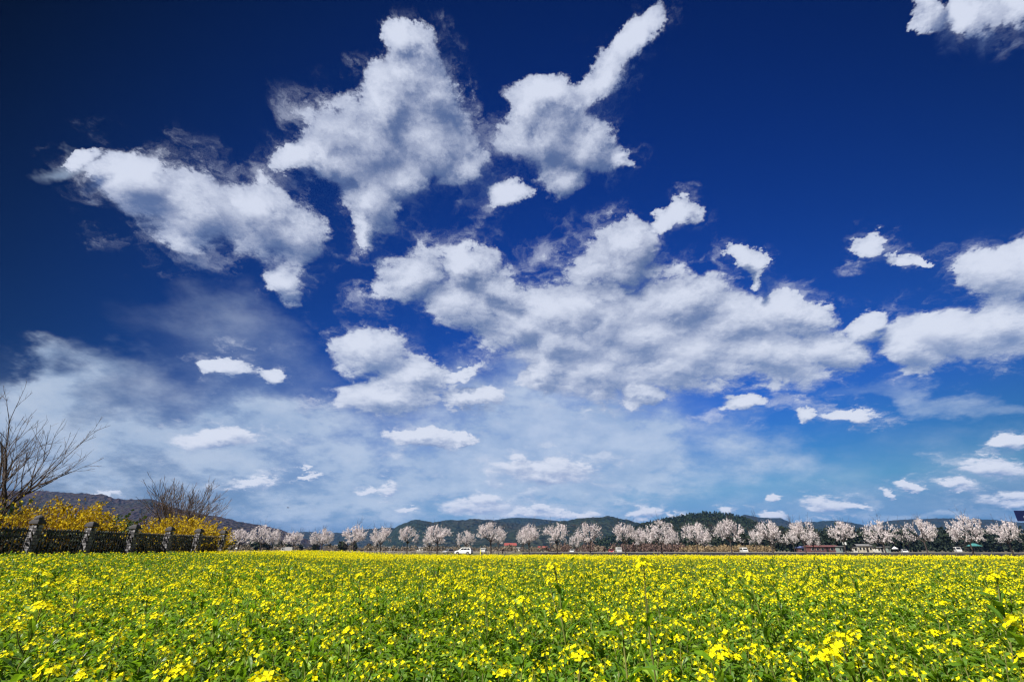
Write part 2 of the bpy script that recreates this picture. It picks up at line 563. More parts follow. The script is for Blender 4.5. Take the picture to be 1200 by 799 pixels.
tag(mb.build('ground', gm, smooth=True), kind='structure')

# road and verges, laid along the cherry trees
def strip(name, mat, o0, o1, z, x0=-230.0, x1=260.0):
    m = MB()
    n = 24
    for i in range(n + 1):
        x = x0 + (x1 - x0) * i / n
        for o in (o0, o1): m.v.append((x, ROW + o - 0.2767 * x, z))
    for i in range(n): m.f.append((2 * i, 2 * i + 2, 2 * i + 3, 2 * i + 1)); m.mi.append(0)
    return tag(m.build(name, mat), kind='structure')

asphalt = plain('asphalt', (0.075, 0.072, 0.075), 0.9, vary=0.25, scale=0.8)
strip('road_verge', plain('verge_grass', (0.075, 0.095, 0.035), 0.95, vary=0.5, scale=0.5), -9.0, 40.0, 0.012)
strip('road', asphalt, 3.0, 10.0, 0.03)
strip('footpath', plain('path_paving', (0.30, 0.27, 0.25), 0.9, vary=0.2), -3.2, -1.4, 0.035)
lm = MB()
for i in range(60):
    x = -200 + 7.5 * i
    c = Vector((x, ROW + 6.5 - 0.2767 * x, 0.036))
    d = Vector((math.cos(ROAD_A), math.sin(ROAD_A), 0)); e = Vector((-d.y, d.x, 0)) * 0.07
    lm.add([c - d * 1.5 - e, c + d * 1.5 - e, c + d * 1.5 + e, c - d * 1.5 + e], [(0, 1, 2, 3)])
tag(lm.build('road_marking', plain('road_paint', (0.72, 0.72, 0.70), 0.7)), kind='structure')

# ------------------------------------------------------------------ hills
def hill_material(name, c0, c1, c2, s):
    m, N, p, _ = material(name, 0.95, 0.05)
    g = N.n('ShaderNodeNewGeometry')
    a = N.noise(g.outputs['Position'], 0.004 * s, 5, 0.6); b = N.noise(g.outputs['Position'], 0.05 * s, 4, 0.7)
    col = N.mix(N.step(a, 0.38, 0.62), c0, c1)
    N.put(p.inputs['Base Color'], N.mix(N.step(b, 0.42, 0.62), col, c2))
    bp = N.n('ShaderNodeBump'); bp.inputs['Strength'].default_value = 1.0; bp.inputs['Distance'].default_value = 14.0
    N.put(bp.inputs['Height'], N.voronoi(g.outputs['Position'], 0.09 * s)); N.put(p.inputs['Normal'], bp.outputs[0])
    return m


pine = hill_material('pine_hill', (0.016, 0.028, 0.014), (0.022, 0.034, 0.016), (0.009, 0.016, 0.009), 1.0)
mixed = hill_material('mixed_hill', (0.018, 0.030, 0.018), (0.034, 0.036, 0.026), (0.010, 0.018, 0.012), 0.7)
bare = hill_material('bare_hill', (0.060, 0.042, 0.042), (0.026, 0.030, 0.020), (0.034, 0.024, 0.026), 0.9)


def hill(ridge, dist, mat, depth, seed, rough=1.0):
    """ridge: (picture column, picture row) of the skyline as seen from the field; the hill itself is a full ridge"""
    m = MB()
    px = [r[0] for r in ridge]
    nx = max(40, int((px[-1] - px[0]) * 0.8))
    ny = 26
    for j in range(ny + 1):
        s = -1 + 2 * j / ny
        for i in range(nx + 1):
            q = px[0] + (px[-1] - px[0]) * i / nx
            row = float(np.interp(q, px, [r[1] for r in ridge]))
            h = EYE + (643 - row) / 619 * dist
            ends = min(1.0, i / 4.0, (nx - i) / 4.0)
            x, y = T(q) * dist, dist + s * depth
            f = max(0.0, 1 - s * s) ** 0.85
            nz = mnoise.fractal(Vector((x / (depth * 0.35) + seed, y / (depth * 0.35), seed)), 1.0, 2.0, 5)
            z = h * f * (1 - 0.22 * abs(s) ** 0.7 * (1 + nz)) + rough * dist * 0.0022 * mnoise.fractal(Vector((x / 30 + seed, y / 30, 0)), 0.8, 2.0, 4) * f
            m.v.append((x * (1 + s * depth / dist), y, z * ends - (1 - ends) * 2 - (3.0 if abs(s) == 1 else 0.0)))
    for j in range(ny):
        for i in range(nx):
            a = j * (nx + 1) + i
            m.f.append((a, a + 1, a + nx + 2, a + nx + 1)); m.mi.append(0)
    return tag(m.build('hill', mat, smooth=True), kind='structure')


H_PINE = [(650, 641), (700, 636), (730, 628), (745, 621), (760, 616), (775, 612.5), (790, 609.5), (805, 607.5), (820, 605.5), (832, 604.5), (850, 606), (870, 609), (885, 612.5), (900, 617), (920, 621), (950, 625), (1000, 629), (1060, 635), (1120, 641)]
hill(H_PINE, 900, pine, 330, 1.0)
hill([(520, 640), (560, 631), (600, 622), (640, 616), (660, 612), (690, 608.5), (715, 607), (730, 608.5), (745, 612.5), (770, 620), (800, 629), (840, 640)], 1500, mixed, 420, 5.0)
hill([(425, 641), (445, 634), (457, 624), (462, 619), (470, 614.5), (480, 611.5), (492, 611), (505, 613.5), (515, 612), (540, 611), (560, 609.8), (575, 611), (590, 613), (610, 616), (630, 620), (660, 629), (700, 640)], 1900, mixed, 450, 9.0)
hill([(520, 640), (560, 616), (580, 611), (592, 609.3), (605, 608.3), (630, 609.3), (650, 611.5), (668, 613), (700, 618), (760, 640)], 2700, mixed, 500, 13.0, 0.5)
hill([(800, 640), (850, 616), (868, 610), (880, 604.8), (890, 606.5), (905, 608.7), (924, 608.8), (930, 612), (940, 616), (980, 640)], 2800, mixed, 500, 17.0, 0.5)
hill([(880, 640), (920, 617), (945, 613.7), (960, 613), (985, 611.6), (1005, 613.5), (1022, 617), (1060, 622), (1120, 640)], 2600, mixed, 600, 21.0, 0.5)
hill([(980, 640), (1025, 619), (1042, 614), (1060, 611), (1090, 610), (1120, 608.8), (1150, 610), (1165, 609.8), (1190, 612), (1215, 614), (1300, 622), (1400, 640)], 2500, mixed, 600, 25.0, 0.6)
hill([(-330, 640), (-200, 590), (-60, 575), (0, 578), (20, 577), (60, 580), (80, 580.5), (100, 582), (115, 586), (130, 588), (145, 587.5), (158, 586.5), (168, 589), (180, 594), (195, 598), (220, 603), (250, 608), (270, 612), (285, 615), (300, 617), (330, 624), (380, 640)], 1500, bare, 420, 29.0)
hill([(240, 641), (290, 629), (320, 624.5), (333, 627), (342, 625), (355, 624), (372, 626), (400, 625.5), (420, 622), (440, 620.5), (452, 619), (470, 622), (500, 628), (560, 640)], 2800, mixed, 500, 33.0, 0.5)

# ------------------------------------------------------------------ trees
bark = plain('bark', (0.085, 0.065, 0.055), 0.9, vary=0.4, scale=9.0, bump=0.4)
bark_dark = plain('cherry_bark', (0.050, 0.040, 0.038), 0.9, vary=0.4, scale=6.0, bump=0.4)
twig_m = plain('twigs', (0.21, 0.145, 0.11), 0.9, vary=0.3, scale=5.0)
blossom_m = leafy('cherry_blossom', [(0.90, 0.84, 0.86), (0.94, 0.91, 0.92), (0.86, 0.77, 0.80)], 0.45, rough=0.8, spec=0.05)
forsy_m = leafy('forsythia_flower', [(0.60, 0.44, 0.012), (0.72, 0.56, 0.022), (0.40, 0.27, 0.012)], 0.3, rough=0.7, spec=0.05)
green_m = leafy('shrub_leaf', [(0.055, 0.10, 0.02), (0.09, 0.15, 0.03), (0.035, 0.07, 0.018)], 0.35)
scrub_m = leafy('dry_scrub', [(0.20, 0.17, 0.13), (0.27, 0.23, 0.18), (0.14, 0.11, 0.085)], 0.15, rough=0.9)
brown_m = leafy('bare_scrub', [(0.15, 0.095, 0.085), (0.20, 0.14, 0.11), (0.09, 0.06, 0.055)], 0.1, rough=0.9)
straw_m = leafy('dry_grass', [(0.28, 0.21, 0.12), (0.36, 0.28, 0.16), (0.22, 0.16, 0.09)], 0.25, rough=0.9)
dark_m = leafy('evergreen', [(0.018, 0.030, 0.018), (0.030, 0.045, 0.022), (0.012, 0.020, 0.014)], 0.1, rough=0.8)


def rv(rng, s=1.0):
    return Vector((rng.uniform(-s, s), rng.uniform(-s, s), rng.uniform(-s, s)))


def quad(m, rng, c, size, mi=0, n=None, asp=0.7):
    n = n or rv(rng).normalized()
    u = n.orthogonal().normalized()
    u.rotate(Matrix.Rotation(rng.uniform(0, 6.28), 3, n))
    w = n.cross(u) * size * asp
    u = u * size
    k = rng.uniform(-0.25, 0.25) * size
    m.add([c - u - w * 0.4, c + w * 0.0 - w, c + u - w * 0.3, c + u * 0.6 + w + n * k, c - u * 0.5 + w - n * k], [(0, 1, 2, 3, 4)], mi)


def limb(m, rng, p, d, length, r, depth, tips, sides, spread, up, min_r, kids, taper=0.45):
    """one branch with a wandering axis; side branches come off it, twigs end it"""
    n = 4 if depth > 1 else 3
    pts, rad = [Vector(p)], [r]
    d = d.normalized()
    for i in range(n):
        d = (d + rv(rng, 0.13) + Vector((0, 0, up))).normalized()
        pts.append(pts[-1] + d * length / n)
        rad.append(max(min_r, r * (1 - (1 - taper) * (i + 1) / n)))
    m.tube(pts, rad, sides if depth > 2 else max(3, sides - 2), cap=False)
    if depth <= 0:
        tips.append((pts, d))
        return
    k = kids[len(kids) - depth] if depth <= len(kids) else kids[0]
    for i in range(k):
        t = rng.uniform(0.28, 1.0) if i else 1.0
        j = min(int(t * n), n - 1)
        q = pts[j].lerp(pts[j + 1], t * n - j)
        ax = d.cross(rv(rng)).normalized()
        dd = d.copy(); dd.rotate(Matrix.Rotation(rng.uniform(0.55, 1.15) * spread * (0.35 if i == 0 else 1), 3, ax))
        limb(m, rng, q, dd, length * rng.uniform(0.55, 0.82), max(min_r, rad[j] * rng.uniform(0.5, 0.75)), depth - 1, tips, sides, spread, up, min_r, kids, taper)
    if depth <= 2: tips.append((pts, d))


def cherry_meshes(seed, wide, low):
    rng = random.Random(seed)
    m, tips = MB(), []
    lean = rng.uniform(-0.1, 0.1)
    fork = rng.uniform(2.2, 2.7) * low
    m.tube([(0, 0, -0.2), (0.03, 0, 0.4), (lean * 0.6, 0.02, fork * 0.6), (lean, 0.02, fork)], [0.27, 0.21, 0.18, 0.19], 8, cap=False)
    n = rng.choice((5, 6, 6))
    for i in range(n):
        a = 6.28 * (i + rng.uniform(-0.3, 0.3)) / n
        tilt = rng.uniform(0.8, 1.5) * wide
        limb(m, rng, (lean, 0.02, fork - rng.uniform(0, 0.3)), Vector((math.cos(a) * tilt, math.sin(a) * tilt, 0.75)), rng.uniform(2.2, 3.0), 0.12, 3, tips, 6, 0.8, 0.02, 0.016, (4, 4, 3))
    limb(m, rng, (lean, 0, fork), Vector((rng.uniform(-0.25, 0.25), rng.uniform(-0.25, 0.25), 1)), 2.2, 0.11, 3, tips, 6, 0.8, 0.03, 0.012, (4, 4, 3))
    spots = []
    for pts, d in tips:
        for i in range(len(pts) - 1):
            for _ in range(5):
                if rng.random() < 0.28: continue
                q = pts[i].lerp(pts[i + 1], rng.random()) + rv(rng, 0.14)
                if q.z > 2.35 * low + 0.5 * rng.random(): spots.append(q)
    rr = sorted(math.hypot(q.x - lean, q.y) for q in spots)[int(0.90 * len(spots))]
    zz = sorted(q.z for q in spots)[int(0.95 * len(spots))]
    zc = fork + (zz - fork) * 0.42
    c = MB()
    for q in spots:      # a domed crown with a ragged rim
        k = math.hypot(q.x - lean, q.y) ** 2 / rr ** 2 + ((q.z - zc) / (zz - zc)) ** 2 * (1.0 if q.z > zc else 0.7)
        if k < 1.0 + rng.choice((-0.2, 0.0, 0.1, 0.4)) * rng.random(): quad(c, rng, q, rng.uniform(0.055, 0.125), 0)
    return m.mesh('trunk', [bark_dark], True), c.mesh('crown', [blossom_m])


CHERRY = [cherry_meshes(11 + 7 * i, w, l) for i, (w, l) in enumerate(((1.0, 1.0), (1.15, 0.9), (0.85, 1.1), (1.05, 1.05), (1.3, 0.85), (0.95, 0.95)))]


def top_of(me):
    n = len(me.vertices)
    co = np.empty(n * 3, np.float32); me.vertices.foreach_get('co', co)
    co = co.reshape(n, 3)
    return float(np.percentile(co[:, 2], 99.6)), float(np.percentile(np.abs(co[:, :2]), 95))


CH_TOP = [top_of(c[1]) for c in CHERRY]
crng = random.Random(5)


def cherry(px, top_row, width_px, label, off=0.0, group='blossoming cherry trees along the road', kind=None):
    base = on_row(T(px), off)
    sc = base.y / 619.0
    want_h = EYE + (643 - top_row) * sc
    want_w = width_px * (0.96 - 0.17 * sstep(px, 650, 950)) * sc / 2 * (0.76 if off == 0 else 0.66)
    k = crng.randrange(len(CHERRY)) if kind is None else kind
    t = thing('cherry_tree', label, 'cherry tree', base, crng.uniform(0, 6.28), group)
    hz_, wx = CH_TOP[k]
    sxy = want_w / wx
    t.scale = (sxy, sxy, want_h / hz_)
    link_mesh('trunk', CHERRY[k][0], t); link_mesh('crown', CHERRY[k][1], t)
    return t


FRONT = [  # column, top row, crown width in the picture, what sets the tree apart
    (278, 621, 27, 'pale pink blossoming cherry tree just right of the fence end'),
    (304, 617, 38, 'broad pink blossoming cherry tree, second from the left in the front row'),
    (342, 624, 27, 'low rounded blossoming cherry tree, third from the left in the front row'),
    (376, 621, 33, 'blossoming cherry tree with two dark stems, fourth from the left in the front row'),
    (413, 617, 34, 'rounded blossoming cherry tree on a dark stem, fifth from the left in the front row'),
    (445, 619, 30, 'dense blossoming cherry tree, sixth from the left in the front row'),
    (476.5, 618.5, 28, 'thin open blossoming cherry tree, seventh from the left in the front row'),
    (512, 617, 37, 'wide blossoming cherry tree left of the white estate car'),
    (575, 614, 40, 'tall blossoming cherry tree standing between the white car and the dark-clothed person'),
    (620, 616, 31, 'blossoming cherry tree right of the red-roofed house'),
    (653, 615, 34, 'blossoming cherry tree, eleventh from the left in the front row'),
    (692, 614.5, 36, 'blossoming cherry tree just left of the red car'),
    (733.5, 615, 34, 'blossoming cherry tree just right of the parked white truck'),
    (776, 612, 44, 'broad blossoming cherry tree below the left end of the pine hill'),
    (818, 614.5, 40, 'blossoming cherry tree below the middle of the pine hill'),
    (858, 610.5, 42, 'tall blossoming cherry tree in front of the pine hill and left of the white van'),
    (906, 612, 46, 'blossoming cherry tree just left of the long red-brown shed'),
    (945, 612, 42, 'blossoming cherry tree in front of the left end of the red-brown shed'),
    (992, 613, 42, 'blossoming cherry tree beside the white board on a pole'),
    (1038.5, 612, 50, 'flat spreading blossoming cherry tree beside the small white tent'),
    (1087.5, 610, 48, 'flat-topped blossoming cherry tree, third from the right in the front row'),
    (1141, 606.5, 52, 'largest blossoming cherry tree, before the teal-roofed shelter on the right'),
    (1187, 612.5, 42, 'blossoming cherry tree just below the navy sign at the right'),
]
KINDS_ = [0, 4, 3, 1, 5, 3, 2, 0, 2, 5, 0, 1, 3, 4, 1, 0, 5, 3, 2, 4, 1, 4, 0]
for (px, tr, w, lab), k in zip(FRONT, KINDS_): cherry(px, tr, w, lab, 0.0, kind=k)
BACK = [
    (319, 622, 18, 'slim pink cherry tree in the back row, leftmost of that row'),
    (370, 626, 18, 'small cherry tree in the back row behind the two-stemmed one'),
    (441, 626, 20, 'small cherry tree in the back row behind the dense sixth tree'),
    (503, 627, 22, 'small cherry tree in the back row behind the wide tree left of the car'),
    (546, 623, 30, 'low blossoming cherry tree directly behind the white estate car'),
    (584, 620, 26, 'cherry tree in the back row just left of the dark-clothed person'),
    (613, 622, 22, 'cherry tree in the back row behind the one right of the red-roofed house'),
    (674, 628, 17, 'very small cherry tree in the back row left of the red car'),
    (752, 620, 28, 'cherry tree in the back row between the parked white truck and the pine hill'),
    (789, 621, 26, 'cherry tree in the back row below the left slope of the pine hill'),
    (827, 624, 26, 'cherry tree in the back row below the summit of the pine hill'),
    (888, 622, 24, 'cherry tree in the back row just right of the white van'),
    (932, 622, 26, 'cherry tree in the back row just left of the red-brown shed'),
    (955, 623, 26, 'cherry tree in the back row in front of the red-brown shed'),
]
for px, tr, w, lab in BACK: cherry(px, tr, w, lab, 17.0, 'cherry trees of the row across the road')


def bare_tree(name, label, loc, seed, stems, h, kids, spread, up, min_r, lean=(0, 0), r0=0.17, depth=4, twig=0.55):
    rng = random.Random(seed)
    t = thing(name, label, 'bare tree', loc)
    m, tips = MB(), []
    for i in range(stems):
        a = 6.28 * i / max(stems, 1) + rng.uniform(-0.4, 0.4)
        k = 0.0 if stems == 1 else 0.42
        d = Vector((math.cos(a) * k + lean[0], math.sin(a) * k + lean[1], 1.0))
        limb(m, rng, (math.cos(a) * 0.25 * k, math.sin(a) * 0.25 * k, -0.2), d, h * 0.34, r0, depth, tips, 7, spread, up, min_r, kids, 0.6)
    m.build('trunk', bark, t, True)
    w = MB()
    for pts, d in tips:
        for i in range(1, len(pts)):
            for _ in range(1):
                q = pts[i].lerp(pts[i - 1], rng.random())
                dd = (d + rv(rng, 0.75) + Vector((0, 0, 0.2))).normalized()
                e = q + dd * rng.uniform(0.4, 1.0) * twig
                w.tube([q, q.lerp(e, 0.5) + rv(rng, 0.03), e], [min_r * 0.8, min_r * 0.7, min_r * 0.4], 3, cap=False)
    w.build('crown', twig_m, t)
    return t


bare_tree('bare_tree', 'large bare leafless tree behind the fence at the left edge', (-30.9, 31.5, gz(-30, 31)), 4, 1, 12.2, (7, 5, 3, 2), 0.66, 0.055, 0.009, (0.02, 0), 0.17)
bare_tree('bare_tree', 'smaller bare many-stemmed tree behind the right-hand forsythia bush', (-28.6, 44.5, gz(-28, 44)), 9, 7, 8.6, (5, 4, 3), 0.70, 0.05, 0.012, (0, 0), 0.07, 3)
bare_tree('bare_tree', 'slim bare sapling just left of the right-hand forsythia bush', (-29.5, 43.0, gz(-28, 44)), 15, 2, 5.6, (3, 3, 3), 0.55, 0.08, 0.013, (-0.1, 0), 0.06, 3)


def cane_bush(name, label, cat, loc, rx, ry, h, canes, seed, flower, per, size, stem=twig_m, lo=0.35, part='flowers', droop=0.9):
    """a shrub of arching canes"""
    rng = random.Random(seed)
    t = thing(name, label, cat, loc)
    m, f = MB(), MB()
    for i in range(canes):
        a, q = rng.uniform(0, 6.28), math.sqrt(rng.random())
        b = Vector((math.cos(a) * rx * q, math.sin(a) * ry * q, 0))
        hh = h * rng.uniform(0.55, 1.08) * (1 - 0.35 * q * q)
        out = Vector((math.cos(a) + rng.uniform(-0.8, 0.8), math.sin(a) + rng.uniform(-0.8, 0.8), 0)) * rng.uniform(0.15, 0.5) * h * 0.5
        pts = []
        for k in range(7):
            s = k / 6
            pts.append(b + out * s * s + Vector((0, 0, hh * (s - 0.16 * droop * s ** 3))) + rv(rng, 0.03 * h * s))
        m.tube(pts, [0.016 - 0.0015 * k for k in range(7)], 3, cap=False)
        for k in range(per):
            s = rng.uniform(lo, 1.0) * 6
            j = min(int(s), 5)
            c = pts[j].lerp(pts[j + 1], s - j) + rv(rng, 0.07)
            quad(f, rng, c, rng.uniform(0.6, 1.3) * size)
    m.build('stems', stem, t)
    f.build(part, flower, t)
    return t


cane_bush('forsythia_bush', 'golden flowering forsythia bush behind the fence below the big bare tree', 'bush', (-24.4, 28.4, 0.34), 1.7, 1.9, 4.15, 400, 21, forsy_m, 58, 0.056, lo=0.15)
cane_bush('forsythia_bush', 'broad golden forsythia bush behind the right-hand end of the fence', 'bush', (-24.0, 37.9, 0.34), 2.3, 3.5, 3.8, 660, 22, forsy_m, 52, 0.056, lo=0.15)
cane_bush('twiggy_bush', 'brownish almost bare bush behind the fence at the left edge', 'bush', (-25.6, 25.8, 0.34), 2.1, 1.8, 4.6, 300, 23, forsy_m, 5, 0.045, lo=0.4, part='buds')
cane_bush('green_bush', 'small fresh green bush behind the fence in the left corner', 'bush', (-29.3, 29.3, 0.34), 1.6, 1.6, 4.3, 130, 24, green_m, 40, 0.09, lo=0.2, part='foliage')
cane_bush('green_bush', 'dark green bush between the two forsythia bushes behind the fence', 'bush', (-26.2, 33.0, 0.34), 1.5, 1.5, 4.1, 170, 25, green_m, 40, 0.09, lo=0.15, part='foliage')
cane_bush('climbing_forsythia', 'thin yellow sprays growing through the railings at the fence end', 'bush', (-21.3, 35.6, 0.34), 0.5, 3.2, 1.9, 60, 26, forsy_m, 16, 0.05, part='flowers')


# masses nobody could count: the far wood, scrub and dry grass beyond the road
def mass(name, mat, spots, clumps, size, seed):
    rng = random.Random(seed)
    m = MB()
    for (x, y, z0, rx, rz) in spots:
        for _ in range(clumps):
            a, b, q = rng.uniform(0, 6.28), rng.uniform(-1, 1), rng.random() ** 0.4
            s = math.sqrt(1 - b * b)
            c = Vector((x + math.cos(a) * s * rx * q, y + math.sin(a) * s * rx * q, max(0.1, z0 + rz + b * rz * q)))
            quad(m, rng, c, size * rng.uniform(0.6, 1.4))
    return tag(m.build(name, mat), kind='stuff')


mr = random.Random(31)
spots = []
for i in range(210):
    px = mr.uniform(872, 1290)
    y = mr.uniform(235, 330)
    h = mr.uniform(8.5, 12.5) * (0.75 + 0.25 * sstep(px, 870, 950))
    spots.append((T(px) * y, y, 0, h * 0.36, h * 0.5))
for i in range(60):
    px = mr.uniform(735, 880)
    y = mr.uniform(260, 330)
    h = mr.uniform(4.5, 9.0)
    spots.append((T(px) * y, y, 0, h * 0.36, h * 0.5))
for i in range(34):
    px = mr.choice((mr.uniform(258, 335), mr.uniform(258, 440)))
    y = mr.uniform(235, 330)
    h = mr.uniform(3.0, 5.6)
    spots.append((T(px) * y, y, 0, h * 0.42, h * 0.5))
mass('evergreen_wood', dark_m, spots, 230, 0.55, 32)
spots = []
for i in range(170):
    px = mr.uniform(270, 745)
    y = mr.uniform(190, 330)
    h = mr.uniform(1.2, 3.6)
    spots.append((T(px) * y, y, 0, h * 0.8, h * 0.5))
mass('dry_scrub', scrub_m, spots, 90, 0.30, 33)
spots = []
for i in range(70):
    px = mr.uniform(640, 800) if i < 50 else mr.uniform(740, 800)
    y = mr.uniform(195, 250)
    h = mr.uniform(2.0, 4.6)
    spots.append((T(px) * y, y, 0, h * 0.55, h * 0.5))
mass('bare_scrub', brown_m, spots, 110, 0.26, 34)
spots = []
for i in range(120):
    px = mr.uniform(795, 905)
    y = mr.uniform(195, 225)
    h = mr.uniform(1.2, 3.2)
    spots.append((T(px) * y, y, 0, h * 0.7, h * 0.5))
mass('dry_grass', straw_m, spots, 70, 0.28, 35)

# crowns that roughen the near pine hill
rng = random.Random(36)
m = MB()
hp = [r[0] for r in H_PINE]; hr = [r[1] for r in H_PINE]
for i in range(2600):
    q = rng.uniform(690, 1050)
    s = -(rng.random() ** 1.3) * 0.97
    h = EYE + (643 - float(np.interp(q, hp, hr))) / 619 * 900
    y = 900 + s * 330
    x = T(q) * 900 * (1 + s * 330 / 900)
    f = max(0.0, 1 - s * s) ** 0.85
    nz = mnoise.fractal(Vector((T(q) * 900 / 115.5 + 1.0, y / 115.5, 1.0)), 1.0, 2.0, 5)
    z = h * f * (1 - 0.22 * abs(s) ** 0.7 * (1 + nz))
    th = rng.uniform(3.0, 6.5) if s < -0.05 else rng.uniform(1.5, 3.4)
    for _ in range(9):
        t = rng.random()
        quad(m, rng, Vector((x, y, z - 0.5 + th * t)) + rv(rng, 1.0) * (1 - t) * 1.9, rng.uniform(0.7, 1.5))
pine_crown = leafy('pine_crown', [(0.020, 0.036, 0.014), (0.034, 0.050, 0.020), (0.012, 0.024, 0.010)], 0.1, rough=0.9)
tag(m.build('pine_wood', pine_crown), kind='stuff')

# ------------------------------------------------------------------ fence on the left bank
def stone_material():
    m, N, p, _ = material('grey_stone_block', 0.85, 0.2)
    g = N.n('ShaderNodeNewGeometry')
    r = N.n('ShaderNodeValToRGB')
    e = r.color_ramp.elements
    e[0].color = (0.05, 0.048, 0.055, 1); e[1].color = (0.44, 0.43, 0.45, 1)
    N.put(r.inputs[0], g.outputs['Random Per Island'])
    n = N.noise(g.outputs['Position'], 14.0, 5, 0.65)
    N.put(p.inputs['Base Color'], N.mix(1.0, r.outputs[0], N.mix(N.step(n, 0.3, 0.7), (0.6, 0.6, 0.62), (1.1, 1.1, 1.1)), 'MULTIPLY'))
    bp = N.n('ShaderNodeBump'); bp.inputs['Strength'].default_value = 0.5
    N.put(bp.inputs['Height'], n); N.put(p.inputs['Normal'], bp.outputs[0])
    return m


stone = stone_material()
mortar = plain('dark_mortar', (0.05, 0.048, 0.05), 0.95)
capst = plain('dark_cap_stone', (0.07, 0.068, 0.075), 0.8, vary=0.3, bump=0.3)
iron = plain('black_iron', (0.012, 0.013, 0.013), 0.45, metal=0.2, vary=0.3)

FX, FY0, BAY = -21.05, 22.9, 3.02
fence = thing('railing_fence', 'black iron railing fence between grey stone posts on the left bank', 'fence', (FX, FY0, gz(FX, FY0)))
fence.scale = (1.0, 1.0, 0.935)
fr = random.Random(3)
for i in range(-2, 6):
    y = BAY * i
    dz = gz(FX, FY0 + y) - gz(FX, FY0)
    m = MB()
    m.box((0, 0, 1.12), (0.25, 0.25, 2.26), 1)
    n = 15
    for k in range(n):
        z = 0.05 + k * 2.2 / n
        hh = 2.2 / n - 0.022
        for side in range(4):
            cuts = [-0.165, fr.uniform(-0.08, 0.08), 0.165] if (k + side) % 2 else [-0.165, -0.165 + 0.33 * fr.uniform(0.28, 0.36), -0.165 + 0.33 * fr.uniform(0.62, 0.72), 0.165]
            for a, b in zip(cuts, cuts[1:]):
                c, w = (a + b) / 2, b - a - 0.016
                dpt = fr.uniform(0.045, 0.07)
                if side == 0: m.box((c, -0.125 - dpt / 2 + 0.01, z + hh / 2), (w, dpt, hh), 0)
                elif side == 1: m.box((0.125 + dpt / 2 - 0.01, c, z + hh / 2), (dpt, w, hh * 0.985), 0)
                elif side == 2: m.box((c, 0.125 + dpt / 2 - 0.01, z + hh / 2), (w, dpt, hh), 0)
                else: m.box((-0.125 - dpt / 2 + 0.01, c, z + hh / 2), (dpt, w, hh * 0.985), 0)
    po = m.build('stone_post', [stone, mortar], fence)
    po.location = (0, y, dz)
    m = MB()
    m.box((0, 0, 2.33), (0.42, 0.42, 0.12)).box((0, 0, 2.43), (0.37, 0.37, 0.08), taper=0.9)
    if i == 0:
        for k in range(8):      # the rounded cap of the nearest post
            a = k * math.pi / 16
            m.tube([(0, 0, 2.47 + 0.2 * math.sin(a)), (0, 0, 2.47 + 0.2 * math.sin(a + math.pi / 16))], [0.18 * math.cos(a), 0.18 * math.cos(a + math.pi / 16) + 0.001], 12, cap=False)
    else:
        m.box((0, 0, 2.50), (0.28, 0.28, 0.06), taper=0.75)
    m.build('post_cap', capst, po, bevel=0.015)
    if i < 5:
        m = MB()
        for z in (0.22, 1.72, 1.98): m.box((0, BAY / 2, z), (0.05, BAY - 0.40, 0.055))
        k = 15
        for j in range(k):
            yy = 0.32 + (BAY - 0.64) * j / (k - 1)
            m.box((0, yy, 1.03), (0.032, 0.032, 2.06))
            m.box((0, yy, 2.08), (0.05, 0.05, 0.07), taper=0.1)
        q = m.build('railing_panel', iron, fence)
        q.location = (0, y, dz)

# dark hedge close behind the railings
t = thing('hedge', 'dark clipped hedge close behind the iron railings', 'hedge', (FX - 0.75, FY0 - 7.0, gz(FX, FY0 + 5)))
hr_ = random.Random(12)
m, s = MB(), MB()
for i in range(6200):
    y = hr_.uniform(0, 22.5); z = hr_.random() ** 0.8 * 1.95; x = hr_.uniform(-0.35, 0.35)
    quad(m, hr_, Vector((x, y, z)), hr_.uniform(0.05, 0.11))
for i in range(60):
    y = 22.5 * (i + 0.5) / 60
    s.tube([(0, y, -0.1), (hr_.uniform(-0.1, 0.1), y, 0.8), (hr_.uniform(-0.2, 0.2), y + 0.1, 1.6)], [0.03, 0.02, 0.01], 4)
m.build('foliage', leafy('hedge_leaf', [(0.016, 0.030, 0.010), (0.030, 0.050, 0.014), (0.010, 0.018, 0.008)], 0.2), t)
s.build('stems', bark, t)

# ------------------------------------------------------------------ vehicles
glass = plain('car_glass', (0.012, 0.015, 0.02), 0.08, spec=0.6)
tyre_m = plain('tyre_rubber', (0.018, 0.018, 0.019), 0.85)
rim_m = plain('wheel_alloy', (0.55, 0.55, 0.56), 0.3, metal=0.8)
lamp_m = plain('lamp_glass', (0.70, 0.72, 0.75), 0.15)
tail_m = plain('tail_lamp_red', (0.35, 0.01, 0.012), 0.25)
trim_m = plain('black_trim', (0.02, 0.02, 0.022), 0.6)
white_p = plain('white_car_paint', (0.78, 0.79, 0.80), 0.25, vary=0.03, spec=0.5)
dull_p = plain('dull_white_paint', (0.46, 0.46, 0.46), 0.45, vary=0.08)  # greyer white for the vehicles beyond the road
red_p = plain('red_car_paint', (0.28, 0.03, 0.03), 0.28, vary=0.05, spec=0.5)
grey_p = plain('silver_car_paint', (0.42, 0.43, 0.44), 0.3, vary=0.05, metal=0.3)


def wheel(parent, x, y, r, w):
    m = MB(); m.disc((0, 0, 0), r, (0, 1, 0), w, 20)
    t = m.build('wheel', tyre_m, parent, bevel=0.02)
    t.location = (x, y, r)
    s = -1 if y < 0 else 1
    m = MB(); m.disc((0, s * w * 0.5, 0), r * 0.66, (0, 1, 0), 0.03, 16); m.disc((0, s * (w * 0.5 + 0.02), 0), r * 0.2, (0, 1, 0), 0.03, 10)
    m.build('rim', rim_m, t)


